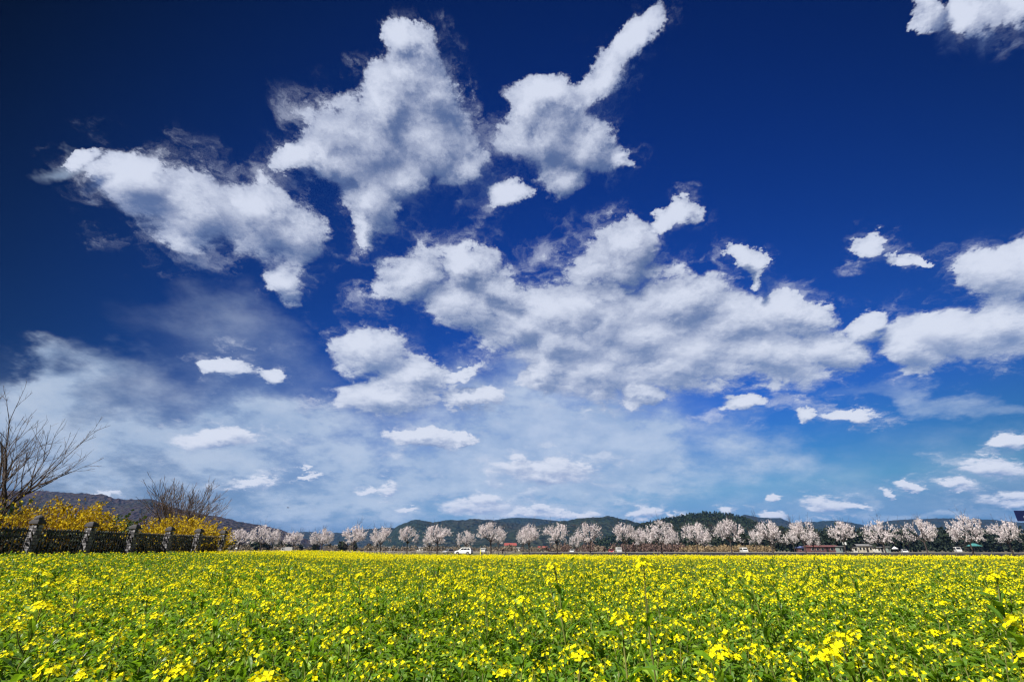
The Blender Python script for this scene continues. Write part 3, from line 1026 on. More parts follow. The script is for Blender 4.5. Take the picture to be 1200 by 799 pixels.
def estate(name, label, cat, loc, rz, L, W_, H, paint, belt=0.62, nose=0.24, tail=0.06, group=None):
    """a car facing -x: body with wheel arches, cabin with glass, wheels, lamps, bumpers"""
    t = thing(name, label, cat, loc, rz, group)
    r = H * 0.205
    hb = H * belt
    f, b = -L / 2, L / 2
    wx = (f + L * 0.19, b - L * 0.2)

    def arch(cx, flip=False):
        return [(cx + r * 1.18 * math.cos(a), r + r * 1.18 * math.sin(a)) for a in [math.pi * (1 - k / 8) for k in range(9)]]
    zb = r * 0.62
    under = [(f + 0.04, zb + 0.05), (f + 0.12, zb)] + arch(wx[0]) + arch(wx[1]) + [(b - 0.1, zb), (b - 0.02, zb + 0.08)]
    topl = [(b, hb * 0.62), (b - 0.03, hb), (f + L * nose, hb), (f + L * 0.07, hb * 0.86), (f, hb * 0.66)]
    m = MB(); m.prism(under + topl, -W_ / 2, W_ / 2)
    m.build('body', paint, t, bevel=0.05)
    # cabin: narrower towards the roof
    lo = [(f + L * nose - 0.02, hb - 0.02), (b - 0.04, hb - 0.02)]
    hi = [(f + L * (nose + 0.17), H), (b - L * tail - 0.10, H)]
    m = MB()
    w0, w1 = W_ / 2 - 0.03, W_ / 2 - 0.17
    vs = [(lo[0][0], -w0, lo[0][1]), (lo[1][0], -w0, lo[1][1]), (lo[1][0], w0, lo[1][1]), (lo[0][0], w0, lo[0][1]),
          (hi[0][0], -w1, H), (hi[1][0], -w1, H), (hi[1][0], w1, H), (hi[0][0], w1, H)]
    m.add(vs, [(3, 2, 1, 0), (4, 5, 6, 7), (0, 1, 5, 4), (1, 2, 6, 5), (2, 3, 7, 6), (3, 0, 4, 7)])
    m.build('roof', paint, t, bevel=0.06)

    def pane(nm, i0, i1, i2, i3, u0, u1, v0, v1, off):
        A, B, C_, D = (Vector(vs[i]) for i in (i0, i1, i2, i3))
        q = lambda u, v: A.lerp(B, u).lerp(D.lerp(C_, u), v)
        n = (B - A).cross(D - A).normalized() * off
        pts = [q(u0, v0), q(u1, v0), q(u1, v1), q(u0, v1)]
        mm = MB(); mm.add([p + n for p in pts] + [p - n * 0.5 for p in pts], [(0, 1, 2, 3), (7, 6, 5, 4), (0, 4, 5, 1), (1, 5, 6, 2), (2, 6, 7, 3), (3, 7, 4, 0)])
        return mm.build(nm, glass, t)
    for s in (0, 1):
        ids = (0, 1, 5, 4) if s == 0 else (2, 3, 7, 6)
        for u0, u1 in ((0.10, 0.36), (0.385, 0.66), (0.69, 0.93)):
            if s == 1: u0, u1 = 1 - u1, 1 - u0
            pane('side_window', *ids, u0, u1, 0.14, 0.84, 0.012)
    pane('windscreen', 3, 0, 4, 7, 0.06, 0.94, 0.08, 0.92, 0.012)
    pane('rear_window', 1, 2, 6, 5, 0.1, 0.9, 0.2, 0.9, 0.012)
    for x in wx:
        for s in (-1, 1): wheel(t, x, s * (W_ / 2 - 0.09), r, 0.2)
    for s in (-1, 1):
        MB().box((f + 0.07, s * (W_ / 2 - 0.26), hb * 0.72), (0.16, 0.34, 0.15)).build('headlight', lamp_m, t, bevel=0.02)
        MB().box((b - 0.03, s * (W_ / 2 - 0.14), hb * 0.82), (0.10, 0.18, 0.28)).build('tail_light', tail_m, t, bevel=0.02)
        MB().box((f + L * (nose + 0.10), s * (W_ / 2 + 0.07), hb + 0.08), (0.10, 0.16, 0.13)).build('mirror', paint, t, bevel=0.02)
    MB().box((f + 0.0, 0, zb + 0.12), (0.10, W_ * 0.9, 0.16)).build('bumper', trim_m, t, bevel=0.02)
    MB().box((b + 0.0, 0, zb + 0.16), (0.10, W_ * 0.9, 0.16)).build('bumper', trim_m, t, bevel=0.02)
    MB().box((b + 0.015, 0, hb * 0.66), (0.02, 0.45, 0.12)).build('number_plate', lamp_m, t)
    for s in (-1, 1):
        m = MB(); m.tube([(hi[0][0] + 0.3, s * (w1 - 0.1), H + 0.05), (hi[1][0] - 0.2, s * (w1 - 0.1), H + 0.05)], [0.02, 0.02], 6)
        for xx in (hi[0][0] + 0.35, hi[1][0] - 0.25): m.box((xx, s * (w1 - 0.1), H + 0.02), (0.06, 0.03, 0.08))
        m.build('roof_rail', trim_m, t)
    return t


def on_px(px, y, z=0.0):
    return Vector((T(px) * y, y, z))


estate('estate_car', 'white estate car with dark windows on the road left of centre', 'car', on_row(T(543.5), 5.0), ROAD_A, 4.85, 1.85, 1.80, white_p)
estate('parked_car', 'silver-grey car standing on the far side behind the white estate car', 'car', on_px(525, 186), 1.0, 4.3, 1.75, 1.45, grey_p, belt=0.6)
estate('parked_car', 'red car parked beyond the road next to the white truck', 'car', on_px(716.5, 186), 1.45, 4.2, 1.7, 1.5, red_p, belt=0.58)
estate('parked_car', 'low white car parked on the right near the white tent', 'car', on_px(1061, 195), 1.1, 4.0, 1.7, 1.4, dull_p, belt=0.6)
estate('parked_car', 'small white car parked beyond the road left of the red car', 'car', on_px(671, 192), 1.3, 3.6, 1.6, 1.5, dull_p, belt=0.6)


def truck(name, label, cat, loc, rz, L, H, box_paint, cab_paint, boxed=True):
    t = thing(name, label, cat, loc, rz)
    m = MB(); m.prism([(-L / 2, 0.45), (-L / 2 + L * 0.28, 0.45), (-L / 2 + L * 0.28, H * 0.92), (-L / 2 + 0.35, H * 0.92), (-L / 2 + 0.05, H * 0.55)], -0.85, 0.85)
    m.build('cab', cab_paint, t, bevel=0.04)
    m = MB()
    if boxed: m.box((L * 0.15, 0, (0.75 + H) / 2), (L * 0.68, 1.8, H - 0.75))
    else:
        m.box((L * 0.15, 0, 0.78), (L * 0.68, 1.75, 0.1))
        for s in (-1, 1): m.box((L * 0.15, s * 0.87, 1.02), (L * 0.68, 0.05, 0.38))
        m.box((L * 0.488, 0, 1.02), (0.05, 1.7, 0.38))
    m.build('cargo_box' if boxed else 'cargo_bed', box_paint, t, bevel=0.03)
    MB().box((0, 0, 0.55), (L * 0.94, 0.7, 0.2)).build('chassis', trim_m, t)
    MB().box((-L / 2 + 0.17, 0, H * 0.72), (0.05, 1.45, H * 0.28)).build('windscreen', glass, t)
    for s in (-1, 1): MB().box((-L / 2 + L * 0.16, s * 0.856, H * 0.70), (L * 0.14, 0.02, H * 0.24)).build('side_window', glass, t)
    for x in (-L * 0.34, L * 0.3):
        for s in (-1, 1): wheel(t, x, s * 0.75, 0.34, 0.2)
    for s in (-1, 1): MB().box((-L / 2 + 0.03, s * 0.6, 0.72), (0.08, 0.25, 0.16)).build('headlight', lamp_m, t)
    return t


truck('parked_truck', 'small white box truck parked right of the red car beyond the road', 'truck', on_px(725.5, 188), 1.5, 3.4, 2.0, dull_p, dull_p)
truck('parked_truck', 'white pickup truck far off at the left, below the low third cherry tree', 'truck', on_px(336, 205), 0.1, 4.6, 2.1, dull_p, dull_p)
truck('parked_truck', 'small white truck seen behind the yellow roadside post right of the white estate car', 'truck', on_px(566.5, 178), 1.4, 3.0, 1.7, dull_p, dull_p)


def van(label, loc, rz, L=4.4, H=1.95, paint=dull_p):
    t = thing('parked_van', label, 'van', loc, rz)
    m = MB(); m.prism([(-L / 2, 0.35), (L / 2, 0.35), (L / 2 - 0.03, H * 0.9), (L / 2 - 0.25, H), (-L / 2 + L * 0.27, H), (-L / 2 + L * 0.11, H * 0.58), (-L / 2 + 0.04, H * 0.48)], -0.85, 0.85)
    m.build('body', paint, t, bevel=0.07)
    for s in (-1, 1):
        for a, b in ((-0.23, -0.06), (-0.04, 0.18), (0.2, 0.44)): MB().box((L * (a + b) / 2, s * 0.853, H * 0.72), (L * (b - a), 0.02, H * 0.27)).build('side_window', glass, t)
    m = MB(); m.add([(-L / 2 + L * 0.12 - 0.03, -0.7, H * 0.60), (-L / 2 + L * 0.12 - 0.03, 0.7, H * 0.60), (-L / 2 + L * 0.26 - 0.03, 0.68, H * 0.95), (-L / 2 + L * 0.26 - 0.03, -0.68, H * 0.95)], [(0, 1, 2, 3)])
    m.build('windscreen', glass, t)
    for x in (-L * 0.33, L * 0.32):
        for s in (-1, 1): wheel(t, x, s * 0.77, 0.33, 0.19)
    for s in (-1, 1):
        MB().box((-L / 2 + 0.02, s * 0.62, 0.75), (0.07, 0.26, 0.16)).build('headlight', lamp_m, t)
        MB().box((L / 2, s * 0.74, 0.95), (0.04, 0.14, 0.35)).build('tail_light', tail_m, t)
    return t


van('white van parked beyond the road below the right end of the pine hill', on_px(872.5, 190), 1.45)
van('white round-roofed van parked in front of the dark wood, left of the teal-roofed shelter', on_px(1124, 205), 1.2, 2.8, 2.2)

# ------------------------------------------------------------------ buildings beyond the road
wall_w = plain('pale_render', (0.55, 0.53, 0.48), 0.9, vary=0.15, scale=0.8)
wall_b = plain('beige_render', (0.48, 0.43, 0.34), 0.9, vary=0.2, scale=0.8)
wall_r = plain('red_brown_boards', (0.12, 0.055, 0.055), 0.85, vary=0.3, scale=1.5)
wall_g = plain('grey_green_panels', (0.20, 0.25, 0.24), 0.8, vary=0.2)
roof_r = plain('red_roof_tiles', (0.24, 0.06, 0.055), 0.7, vary=0.2, scale=2.0)
roof_g = plain('grey_roof', (0.16, 0.16, 0.17), 0.8, vary=0.2)
roof_b = plain('blue_roof', (0.09, 0.12, 0.26), 0.6, vary=0.2)
roof_t = plain('teal_roof', (0.05, 0.20, 0.20), 0.6, vary=0.2)


def house(name, label, cat, loc, rz, w, d, hw, hr, wm, rm, nwin=3, hip=False, group=None, door=True):
    t = thing(name, label, cat, loc, rz, group)
    MB().box((0, 0, hw / 2), (w, d, hw)).build('wall', wm, t)
    e = 0.35
    m = MB()
    a, b = w / 2 + e, d / 2 + e
    k = (a - b * 0.8) if hip else a
    k = max(k, 0.2)
    zt = hw - 0.06
    m.add([(-a, -b, zt), (a, -b, zt), (a, b, zt), (-a, b, zt), (-k, 0, zt + hr), (k, 0, zt + hr), (-a, -b, zt + 0.12), (a, -b, zt + 0.12), (a, b, zt + 0.12), (-a, b, zt + 0.12)],
          [(3, 2, 1, 0), (0, 1, 7, 6), (1, 2, 8, 7), (2, 3, 9, 8), (3, 0, 6, 9), (6, 7, 5, 4), (8, 9, 4, 5), (7, 8, 5), (9, 6, 4)])
    m.build('roof', rm, t)
    for i in range(nwin):
        x = -w / 2 + w * (i + 0.5) / nwin
        wdt = min(1.4, w / nwin * 0.55)
        if door and i == nwin // 2:
            MB().box((x, -d / 2 - 0.02, 1.0), (0.95, 0.06, 2.0)).build('door', trim_m, t)
            continue
        f = MB().box((x, -d / 2 - 0.02, hw * 0.58), (wdt + 0.14, 0.06, hw * 0.36 + 0.14)).build('window', wall_w, t)
        MB().box((x, -d / 2 - 0.055, hw * 0.58), (wdt, 0.03, hw * 0.36)).build('pane', glass, f)
    return t


house('house', 'house with a red roof beyond the cherry trees left of centre', 'house', on_px(598, 310), 0.1, 6.6, 5.0, 3.3, 1.5, wall_w, roof_r, 3)
house('small_house', 'low house with a faded red roof far off, right of the red-roofed house', 'house', on_px(636, 320), 0.0, 5.0, 4.0, 1.9, 1.2, wall_b, roof_r, 3)
house('long_shed', 'long low red-brown shed with small dark windows on the right', 'shed', on_px(964, 232), 0.0, 12.6, 5.0, 2.35, 0.7, wall_r, plain('shed_roof', (0.14, 0.06, 0.06), 0.8), 6)
house('blue_roofed_shed', 'low shed with a dark blue roof left of the red-brown shed', 'shed', on_px(942.5, 238), 0.0, 5.5, 4.0, 1.9, 0.9, wall_r, roof_b, 2)
house('site_cabin', 'grey-green cabin just right of the long red-brown shed', 'cabin', on_px(986, 226), 0.0, 2.6, 2.2, 2.4, 0.25, wall_g, roof_g, 2, door=True)
house('small_house', 'beige building with dark windows, first right of the board on the pole', 'house', on_px(1012, 240), 0.0, 6.2, 4.5, 2.7, 0.9, wall_b, roof_g, 4)
house('site_cabin', 'narrow pale grey cabin at the left end of the beige building', 'cabin', on_px(1002.2, 236), 0.0, 1.7, 2.2, 2.2, 0.25, wall_w, roof_g, 1, door=False)
house('small_house', 'low pale building between the beige building and the white tent', 'house', on_px(1031.5, 240), 0.0, 4.2, 4.0, 2.1, 0.5, wall_w, roof_g, 3)
house('site_cabin', 'small green-grey cabin between the low pale building and the white tent', 'cabin', on_px(1041.5, 236), 0.0, 1.3, 1.8, 2.3, 0.25, wall_g, roof_g, 1, door=False)
FAR = [(352, 'pale'), (394, 'tall pale'), (328, 'low pale'), (455, 'grey-roofed'), (432, 'small pale'), (607, 'low white'), (494, 'wide pale'), (284, 'pale')]
LAB = {352: 'pale far-off house between the low third cherry tree and the two-stemmed one', 394: 'pale two-storey house far off between the fourth and fifth cherry trees', 328: 'low pale house far off left of the low third cherry tree',
       455: 'grey-roofed house far off between the sixth and seventh cherry trees', 432: 'small pale house far off just right of the fifth cherry tree', 607: 'low white house far off right of the red-roofed house', 494: 'wide pale house far off left of the wide cherry tree by the car', 284: 'pale house far off behind the leftmost cherry tree'}
fr = random.Random(8)
for px, _k in FAR:
    y = 430
    house('far_house', LAB[px], 'house', on_px(px, y), fr.uniform(-0.3, 0.3), 7.5 if px == 494 else fr.uniform(4.0, 5.6), 4.5, 3.9 if px == 394 else fr.uniform(2.0, 2.9), 0.9, wall_w, roof_r if px == 607 and False else roof_g, 3, group='far-off houses beyond the fields')

t = thing('white_tent', 'small white pointed tent among the low buildings on the right', 'tent', on_px(1050.5, 225), 0.2)
m = MB()
m.add([(-0.9, -0.8, 1.5), (0.9, -0.8, 1.5), (0.9, 0.8, 1.5), (-0.9, 0.8, 1.5), (0, 0, 2.5)], [(0, 1, 4), (1, 2, 4), (2, 3, 4), (3, 0, 4)])
m.build('canopy', white_p, t)
for sx in (-1, 1):
    for sy in (-1, 1): MB().tube([(sx * 0.85, sy * 0.75, 0), (sx * 0.85, sy * 0.75, 1.52)], [0.035, 0.035], 6).build('leg', trim_m, t)

t = thing('shelter', 'open shelter with a teal roof below the largest cherry tree on the right', 'shelter', on_px(1145, 205), 0.1)
m = MB()
m.add([(-2.0, -1.5, 2.5), (2.0, -1.5, 2.5), (2.0, 1.5, 2.5), (-2.0, 1.5, 2.5), (-0.5, 0, 3.5), (0.5, 0, 3.5)], [(3, 2, 1, 0), (0, 1, 5, 4), (2, 3, 4, 5), (1, 2, 5), (3, 0, 4)])
m.build('roof', roof_t, t)
for sx in (-1, 1):
    for sy in (-1, 1): MB().box((sx * 1.6, sy * 1.15, 1.25), (0.14, 0.14, 2.5)).build('post', trim_m, t)
MB().box((0, 0.6, 0.42), (2.6, 0.4, 0.08)).build('bench', wall_b, t)


def low_wall(label, off, x0, x1, h, mat, name='low_wall'):
    t = thing(name, label, 'wall', (x0, ROW + off - 0.2767 * x0, 0), ROAD_A)
    L = (x1 - x0) / math.cos(ROAD_A)
    MB().box((L / 2, 0, h / 2), (L, 0.35, h)).build('wall_face', mat, t)
    MB().box((L / 2, 0, h + 0.05), (L, 0.45, 0.1)).build('coping', plain(name + '_coping', (0.30, 0.29, 0.27), 0.9), t)


low_wall('long low dark stone wall along the far side of the road, from the centre to the right', 12.5, 3.0, 155.0, 0.62, plain('dark_wall_stone', (0.035, 0.035, 0.045), 0.9, vary=0.4, scale=0.7))

# roadside rail of posts and cable left of centre
t = thing('roadside_rail', 'low roadside rail of short posts running left of the white estate car', 'railing', (-95, ROW + 11.5 + 0.2767 * 95, 0), ROAD_A)
m = MB()
L = 96 / math.cos(ROAD_A)
m.box((L / 2, 0, 0.72), (L, 0.06, 0.12))
m.build('rail', plain('weathered_rail', (0.36, 0.34, 0.33), 0.8), t)
for i in range(40):
    MB().box((0.5 + i * (L - 1) / 39, 0.08, 0.37), (0.12, 0.1, 0.74)).build('post', mortar, t)

# poles, boards and signs
t = thing('pole_sign', 'white square board on a thin pole left of the beige building', 'sign', on_px(992.6, 196))
MB().tube([(0, 0, 0), (0, 0, 4.0)], [0.05, 0.04], 8).build('pole', trim_m, t)
MB().box((0, -0.07, 3.35), (1.35, 0.06, 0.95)).build('board', white_p, t, bevel=0.01)
t = thing('lamp_post', 'thin pale lamp post standing by the slim pink cherry tree at the left', 'street lamp', on_row(T(319.3), 11.0))
MB().tube([(0, 0, 0), (0, 0, 3.2), (0, 0, 4.0)], [0.09, 0.06, 0.05], 8).build('pole', grey_p, t)
MB().tube([(0, 0, 3.95), (0.12, -0.1, 4.1), (0.5, -0.4, 4.15)], [0.045, 0.04, 0.035], 6).build('arm', grey_p, t)
MB().box((0.62, -0.5, 4.13), (0.5, 0.2, 0.1), rz=-0.67).build('lamp_head', lamp_m, t, bevel=0.02)
t = thing('small_board', 'tiny white board on two legs beside the fence end', 'sign', on_px(275.6, 120))
MB().box((0, 0, 1.62), (0.42, 0.04, 0.3)).build('board', white_p, t)
for s in (-1, 1): MB().box((s * 0.16, 0.03, 0.8), (0.04, 0.04, 1.6)).build('leg', mortar, t)
t = thing('marker_post', 'yellow roadside post standing right behind the white estate car', 'bollard', on_row(T(563.2), 1.4))
yel = plain('yellow_post_paint', (0.75, 0.62, 0.03), 0.5, vary=0.08)
MB().tube([(0, 0, 0), (0, 0, 1.15), (0, 0, 1.22)], [0.17, 0.16, 0.09], 12).build('post', yel, t)
MB().tube([(0, 0, 0.86), (0, 0, 1.0)], [0.175, 0.17], 12, cap=False).build('reflective_band', lamp_m, t)
MB().box((0, 0, 0.03), (0.42, 0.42, 0.06)).build('base', mortar, t)

navy = plain('navy_sign_face', (0.010, 0.016, 0.075), 0.35, vary=0.06)
t = thing('road_sign', 'dark navy road sign board high at the right edge', 'sign', (40.6, 40.0, 0), 0.0)
MB().box((0, 0, 3.82), (2.7, 0.05, 0.78)).build('board', navy, t, bevel=0.02)
m = MB()
m.box((-0.60, -0.031, 3.72), (0.34, 0.012, 0.14))
m.build('white_mark', white_p, t)
for s in (0.35, 1.0): MB().tube([(s, 0.07, 0), (s, 0.07, 4.5)], [0.05, 0.05], 8).build('post', grey_p, t)

# ------------------------------------------------------------------ bird
t = thing('bird', 'small dark bird gliding in the sky above the left cherry trees', 'bird', (T(328) * 130, 130, EYE + 46 / 619 * 130), 0.5)
feather = plain('dark_feathers', (0.03, 0.03, 0.035), 0.8)
m = MB(); m.tube([(-0.28, 0, 0.02), (-0.2, 0, 0.03), (-0.05, 0, 0.0), (0.15, 0, 0), (0.36, 0, 0.02)], [0.012, 0.05, 0.075, 0.055, 0.02], 8)
m.build('body', feather, t, True)
for s in (-1, 1):
    m = MB()
    top = [(-0.10, 0.05 * s, 0.03), (-0.14, 0.30 * s, 0.11), (0.02, 0.62 * s, 0.06), (0.10, 0.60 * s, 0.055), (0.10, 0.30 * s, 0.09), (0.13, 0.05 * s, 0.02)]
    bot = [(x, y, z - 0.012) for x, y, z in top]
    m.add(top + bot, [(0, 1, 4, 5), (1, 2, 3, 4), (11, 10, 7, 6), (10, 9, 8, 7)] + [(i, i + 6, (i + 1) % 6 + 6, (i + 1) % 6) for i in range(6)])
    m.build('wing', feather, t)
m = MB(); m.add([(0.30, -0.03, 0.01), (0.52, -0.09, 0.0), (0.52, 0.09, 0.0), (0.30, 0.03, 0.01), (0.4, 0, 0.03)], [(0, 1, 4), (1, 2, 4), (2, 3, 4), (3, 0, 4), (3, 2, 1, 0)])
m.build('tail', feather, t)

# ------------------------------------------------------------------ person
skin_m = plain('skin', (0.50, 0.32, 0.24), 0.6, vary=0.05)
cloth_d = plain('dark_jacket', (0.016, 0.016, 0.02), 0.9, vary=0.2)
cloth_t = plain('dark_trousers', (0.022, 0.022, 0.028), 0.9, vary=0.2)
hair_m = plain('black_hair', (0.01, 0.009, 0.009), 0.6)


def skinned(name, verts, edges, radii, mat, parent, sub=2, root=0):
    me = bpy.data.meshes.new(name)
    me.from_pydata(verts, edges, [])
    me.materials.append(mat)
    o = link_mesh(name, me, parent)
    o.modifiers.new('skin', 'SKIN').use_smooth_shade = True
    s = o.modifiers.new('sub', 'SUBSURF'); s.levels = s.render_levels = sub
    for i, r in enumerate(radii):
        me.skin_vertices[0].data[i].radius = (r, r) if not isinstance(r, tuple) else r
        me.skin_vertices[0].data[i].use_root = (i == root)
    return o


pp = on_row(T(589), 8.0)
t = thing('person', 'person in dark clothes standing by the road under the tall cherry tree', 'person', (pp.x, pp.y, 0.03), 0.6)
V_ = [(0, 0, 0.95), (0, 0, 1.15), (0, 0, 1.40), (0, 0, 1.50), (0, -0.02, 1.58), (0, -0.02, 1.70), (0, -0.015, 1.76),
      (-0.10, 0, 0.88), (-0.11, -0.02, 0.50), (-0.12, 0.02, 0.10), (-0.13, -0.12, 0.05), (0.10, 0, 0.88), (0.12, 0.03, 0.50), (0.15, 0.08, 0.10), (0.16, -0.06, 0.05),
      (-0.19, 0, 1.40), (-0.25, 0.03, 1.13), (-0.23, -0.12, 0.92), (-0.22, -0.16, 0.84), (0.19, 0, 1.40), (0.25, 0.02, 1.13), (0.25, -0.04, 0.88), (0.25, -0.06, 0.79)]
E_ = [(0, 1), (1, 2), (2, 3), (3, 4), (4, 5), (5, 6), (0, 7), (7, 8), (8, 9), (9, 10), (0, 11), (11, 12), (12, 13), (13, 14), (2, 15), (15, 16), (16, 17), (17, 18), (2, 19), (19, 20), (20, 21), (21, 22)]
R_ = [(0.15, 0.10), (0.13, 0.09), (0.15, 0.10), 0.055, 0.065, 0.088, 0.06, 0.085, 0.058, 0.042, 0.035, 0.085, 0.058, 0.042, 0.035, 0.06, 0.045, 0.034, 0.03, 0.06, 0.045, 0.034, 0.03]
skinned('body', V_, E_, R_, skin_m, t)
J = [0, 1, 2, 15, 16, 17, 19, 20, 21]
mp_ = {k: i for i, k in enumerate(J)}
skinned('jacket', [V_[k] if k else (0, 0, 0.86) for k in J], [(mp_[a], mp_[b]) for a, b in E_ if a in mp_ and b in mp_], [(0.185, 0.135), (0.165, 0.125), (0.175, 0.125), 0.082, 0.064, 0.052, 0.082, 0.064, 0.052], cloth_d, t)
J = [0, 7, 8, 9, 11, 12, 13]
mp_ = {k: i for i, k in enumerate(J)}
skinned('trousers', [V_[k] for k in J], [(mp_[a], mp_[b]) for a, b in E_ if a in mp_ and b in mp_], [(0.165, 0.12), 0.105, 0.078, 0.065, 0.105, 0.078, 0.065], cloth_t, t)
skinned('hair', [(0, 0.02, 1.66), (0, 0.015, 1.74), (0, -0.01, 1.79)], [(0, 1), (1, 2)], [0.085, 0.088, 0.05], hair_m, t)

# ------------------------------------------------------------------ rapeseed field
leaf_m = leafy('rapeseed_leaf', [(0.145, 0.275, 0.016), (0.300, 0.440, 0.050), (0.060, 0.140, 0.016)], 0.45, (0.30, 0.52, 0.01), 0.42, 0.35, 0.35, (0.75, 1.2))
stem_m = leafy('rapeseed_stem', [(0.18, 0.26, 0.04), (0.28, 0.30, 0.08), (0.13, 0.12, 0.05)], 0.2, None, 0.5)
petal_m = leafy('rapeseed_petal', [(0.88, 0.80, 0.004), (0.92, 0.87, 0.008), (0.86, 0.74, 0.003)], 0.32, None, 0.6, 0.1)
bud_m = leafy('rapeseed_bud', [(0.30, 0.33, 0.02), (0.42, 0.42, 0.02), (0.20, 0.26, 0.02)], 0.2, None, 0.6)


def leaf(m, rng, p, az, length, width, pitch, droop, mi=0, rows=4):
    """a folded, drooping blade"""
    out = Vector((math.cos(az), math.sin(az), 0)); side = Vector((-math.sin(az), math.cos(az), 0))
    vs, q, a = [], Vector(p), pitch
    tw = rng.uniform(-0.5, 0.5)
    for i in range(rows + 1):
        s = i / rows
        w = width * 0.5 * (0.32 + 2.1 * s * (1 - s) ** 0.75) if i < rows else 0.002
        d = out * math.cos(a) + Vector((0, 0, 1)) * math.sin(a)
        n = out * -math.sin(a) + Vector((0, 0, 1)) * math.cos(a)
        sd = (side * math.cos(tw * s) + n * math.sin(tw * s))
        wob = rng.uniform(-0.12, 0.12) * width
        vs += [q - sd * w + n * (w * 0.35 + wob), q, q + sd * w + n * (w * 0.35 - wob)]
        q = q + d * length / rows
        a -= droop / rows
    fs = []
    for i in range(rows):
        b = i * 3
        fs += [(b, b + 1, b + 4, b + 3), (b + 1, b + 2, b + 5, b + 4)]
    m.add(vs, fs, mi)


def flower(m, rng, c, n, size, mi=0):
    """four petals in a cross"""
    n = n.normalized()
    u = n.orthogonal().normalized(); u.rotate(Matrix.Rotation(rng.uniform(0, 1.57), 3, n))
    w = n.cross(u)
    for k in range(4):
        d = (u, w, -u, -w)[k]; s = n.cross(d)
        cup = n * size * rng.uniform(0.05, 0.35)
        m.add([c, c + d * size * 0.55 + s * size * 0.42 + cup * 0.6, c + d * size + cup, c + d * size * 0.55 - s * size * 0.42 + cup * 0.6], [(0, 1, 2, 3)], mi)


def flower_head(m, rng, p, size, count, fmi=0, bmi=1, pods=3):
    """raceme: open flowers round a cluster of buds, young pods below"""
    stalks = []
    for i in range(count):
        a = 2.4 * i + rng.uniform(-0.4, 0.4)
        h = 1 - i / max(count - 1, 1)
        r = size * (0.35 + 0.75 * math.sin(0.4 + 1.5 * (1 - h)))
        d = Vector((math.cos(a) * r, math.sin(a) * r, size * (0.9 * h - 0.55) + rng.uniform(-0.1, 0.1) * size))
        n = Vector((math.cos(a), math.sin(a), 0.75 + 0.8 * h)) + rv(rng, 0.3)
        stalks.append(d)
        flower(m, rng, Vector(p) + d, n, size * rng.uniform(0.36, 0.46), fmi)
    p = Vector(p)
    m.tube([p - Vector((0, 0, size * 1.1)), p, p + Vector((0, 0, size * 0.45))], [size * 0.05, size * 0.05, size * 0.03], 4, bmi)
    for d in stalks:
        m.tube([p + Vector((0, 0, d.z - size * 0.3)), p + d * 0.97], [size * 0.022, size * 0.018], 3, bmi)
    for i in range(6):
        c = Vector(p) + Vector((rng.uniform(-1, 1) * 0.3, rng.uniform(-1, 1) * 0.3, rng.uniform(0.25, 0.6))) * size
        b = size * 0.10
        m.add([c + Vector((b, 0, 0)), c + Vector((0, b, 0)), c + Vector((-b, 0, 0)), c + Vector((0, -b, 0)), c + Vector((0, 0, b * 2)), c - Vector((0, 0, b * 1.6))],
              [(0, 1, 4), (1, 2, 4), (2, 3, 4), (3, 0, 4), (1, 0, 5), (2, 1, 5), (3, 2, 5), (0, 3, 5)], bmi)


def plant(seed, h, heads, leafiness, fl=13):
    """one rapeseed plant: stems, foliage, a list of flower heads (origin at the root)"""
    rng = random.Random(seed)
    st, fo, hd = MB(), MB(), []
    lean = Vector((rng.uniform(-0.12, 0.12), rng.uniform(-0.12, 0.12), 0))
    main = [lean * (h * (k / 6) ** 1.5) + Vector((rng.uniform(-1, 1) * 0.008, rng.uniform(-1, 1) * 0.008, h * k / 6)) for k in range(7)]
    st.tube(main, [0.0065 - 0.0006 * k for k in range(7)], 5, 0, cap=False)
    tips = [main[-1]]
    for i in range(heads - 1):
        t = rng.uniform(0.50, 0.85)
        j = int(t * 6)
        p = main[j].lerp(main[min(j + 1, 6)], t * 6 - j)
        a = rng.uniform(0, 6.28)
        L = h * rng.uniform(0.72, 1.0) - p.z
        out = Vector((math.cos(a), math.sin(a), 0)) * rng.uniform(0.05, 0.16)
        pts = [p, p + out * 0.55 + Vector((0, 0, L * 0.35)), p + out * 0.9 + Vector((0, 0, L * 0.7)), p + out + Vector((0, 0, L))]
        st.tube(pts, [0.004, 0.0035, 0.003, 0.0025], 4, 0, cap=False)
        tips.append(pts[-1])
        for q in range(3):
            s = rng.uniform(0.1, 0.85) * 3
            k = min(int(s), 2)
            leaf(fo, rng, pts[k].lerp(pts[k + 1], s - k), rng.uniform(0, 6.28), rng.uniform(0.05, 0.10), rng.uniform(0.014, 0.028), rng.uniform(0.7, 1.35), rng.uniform(0.3, 1.3))
    for i in range(leafiness):
        t = (i + rng.random()) / leafiness
        z = 0.12 + 0.82 * t
        j = min(int(z * 6), 5)
        p = main[j].lerp(main[j + 1], z * 6 - j)
        big = (1 - t)
        leaf(fo, rng, p, 2.4 * i + rng.uniform(-0.5, 0.5), rng.uniform(0.08, 0.13) + 0.09 * big, rng.uniform(0.022, 0.040) + 0.045 * big, rng.uniform(0.6, 1.38), rng.uniform(0.4, 1.5))
    for i, p in enumerate(tips):
        m = MB()
        k = 1.0 if i == 0 else rng.uniform(0.6, 0.9)
        flower_head(m, rng, (0, 0, 0), 0.038 * k * rng.uniform(0.8, 1.25), max(5, int(fl * k * rng.uniform(0.6, 1.1))))
        hd.append((p, m))
    return st, fo, hd


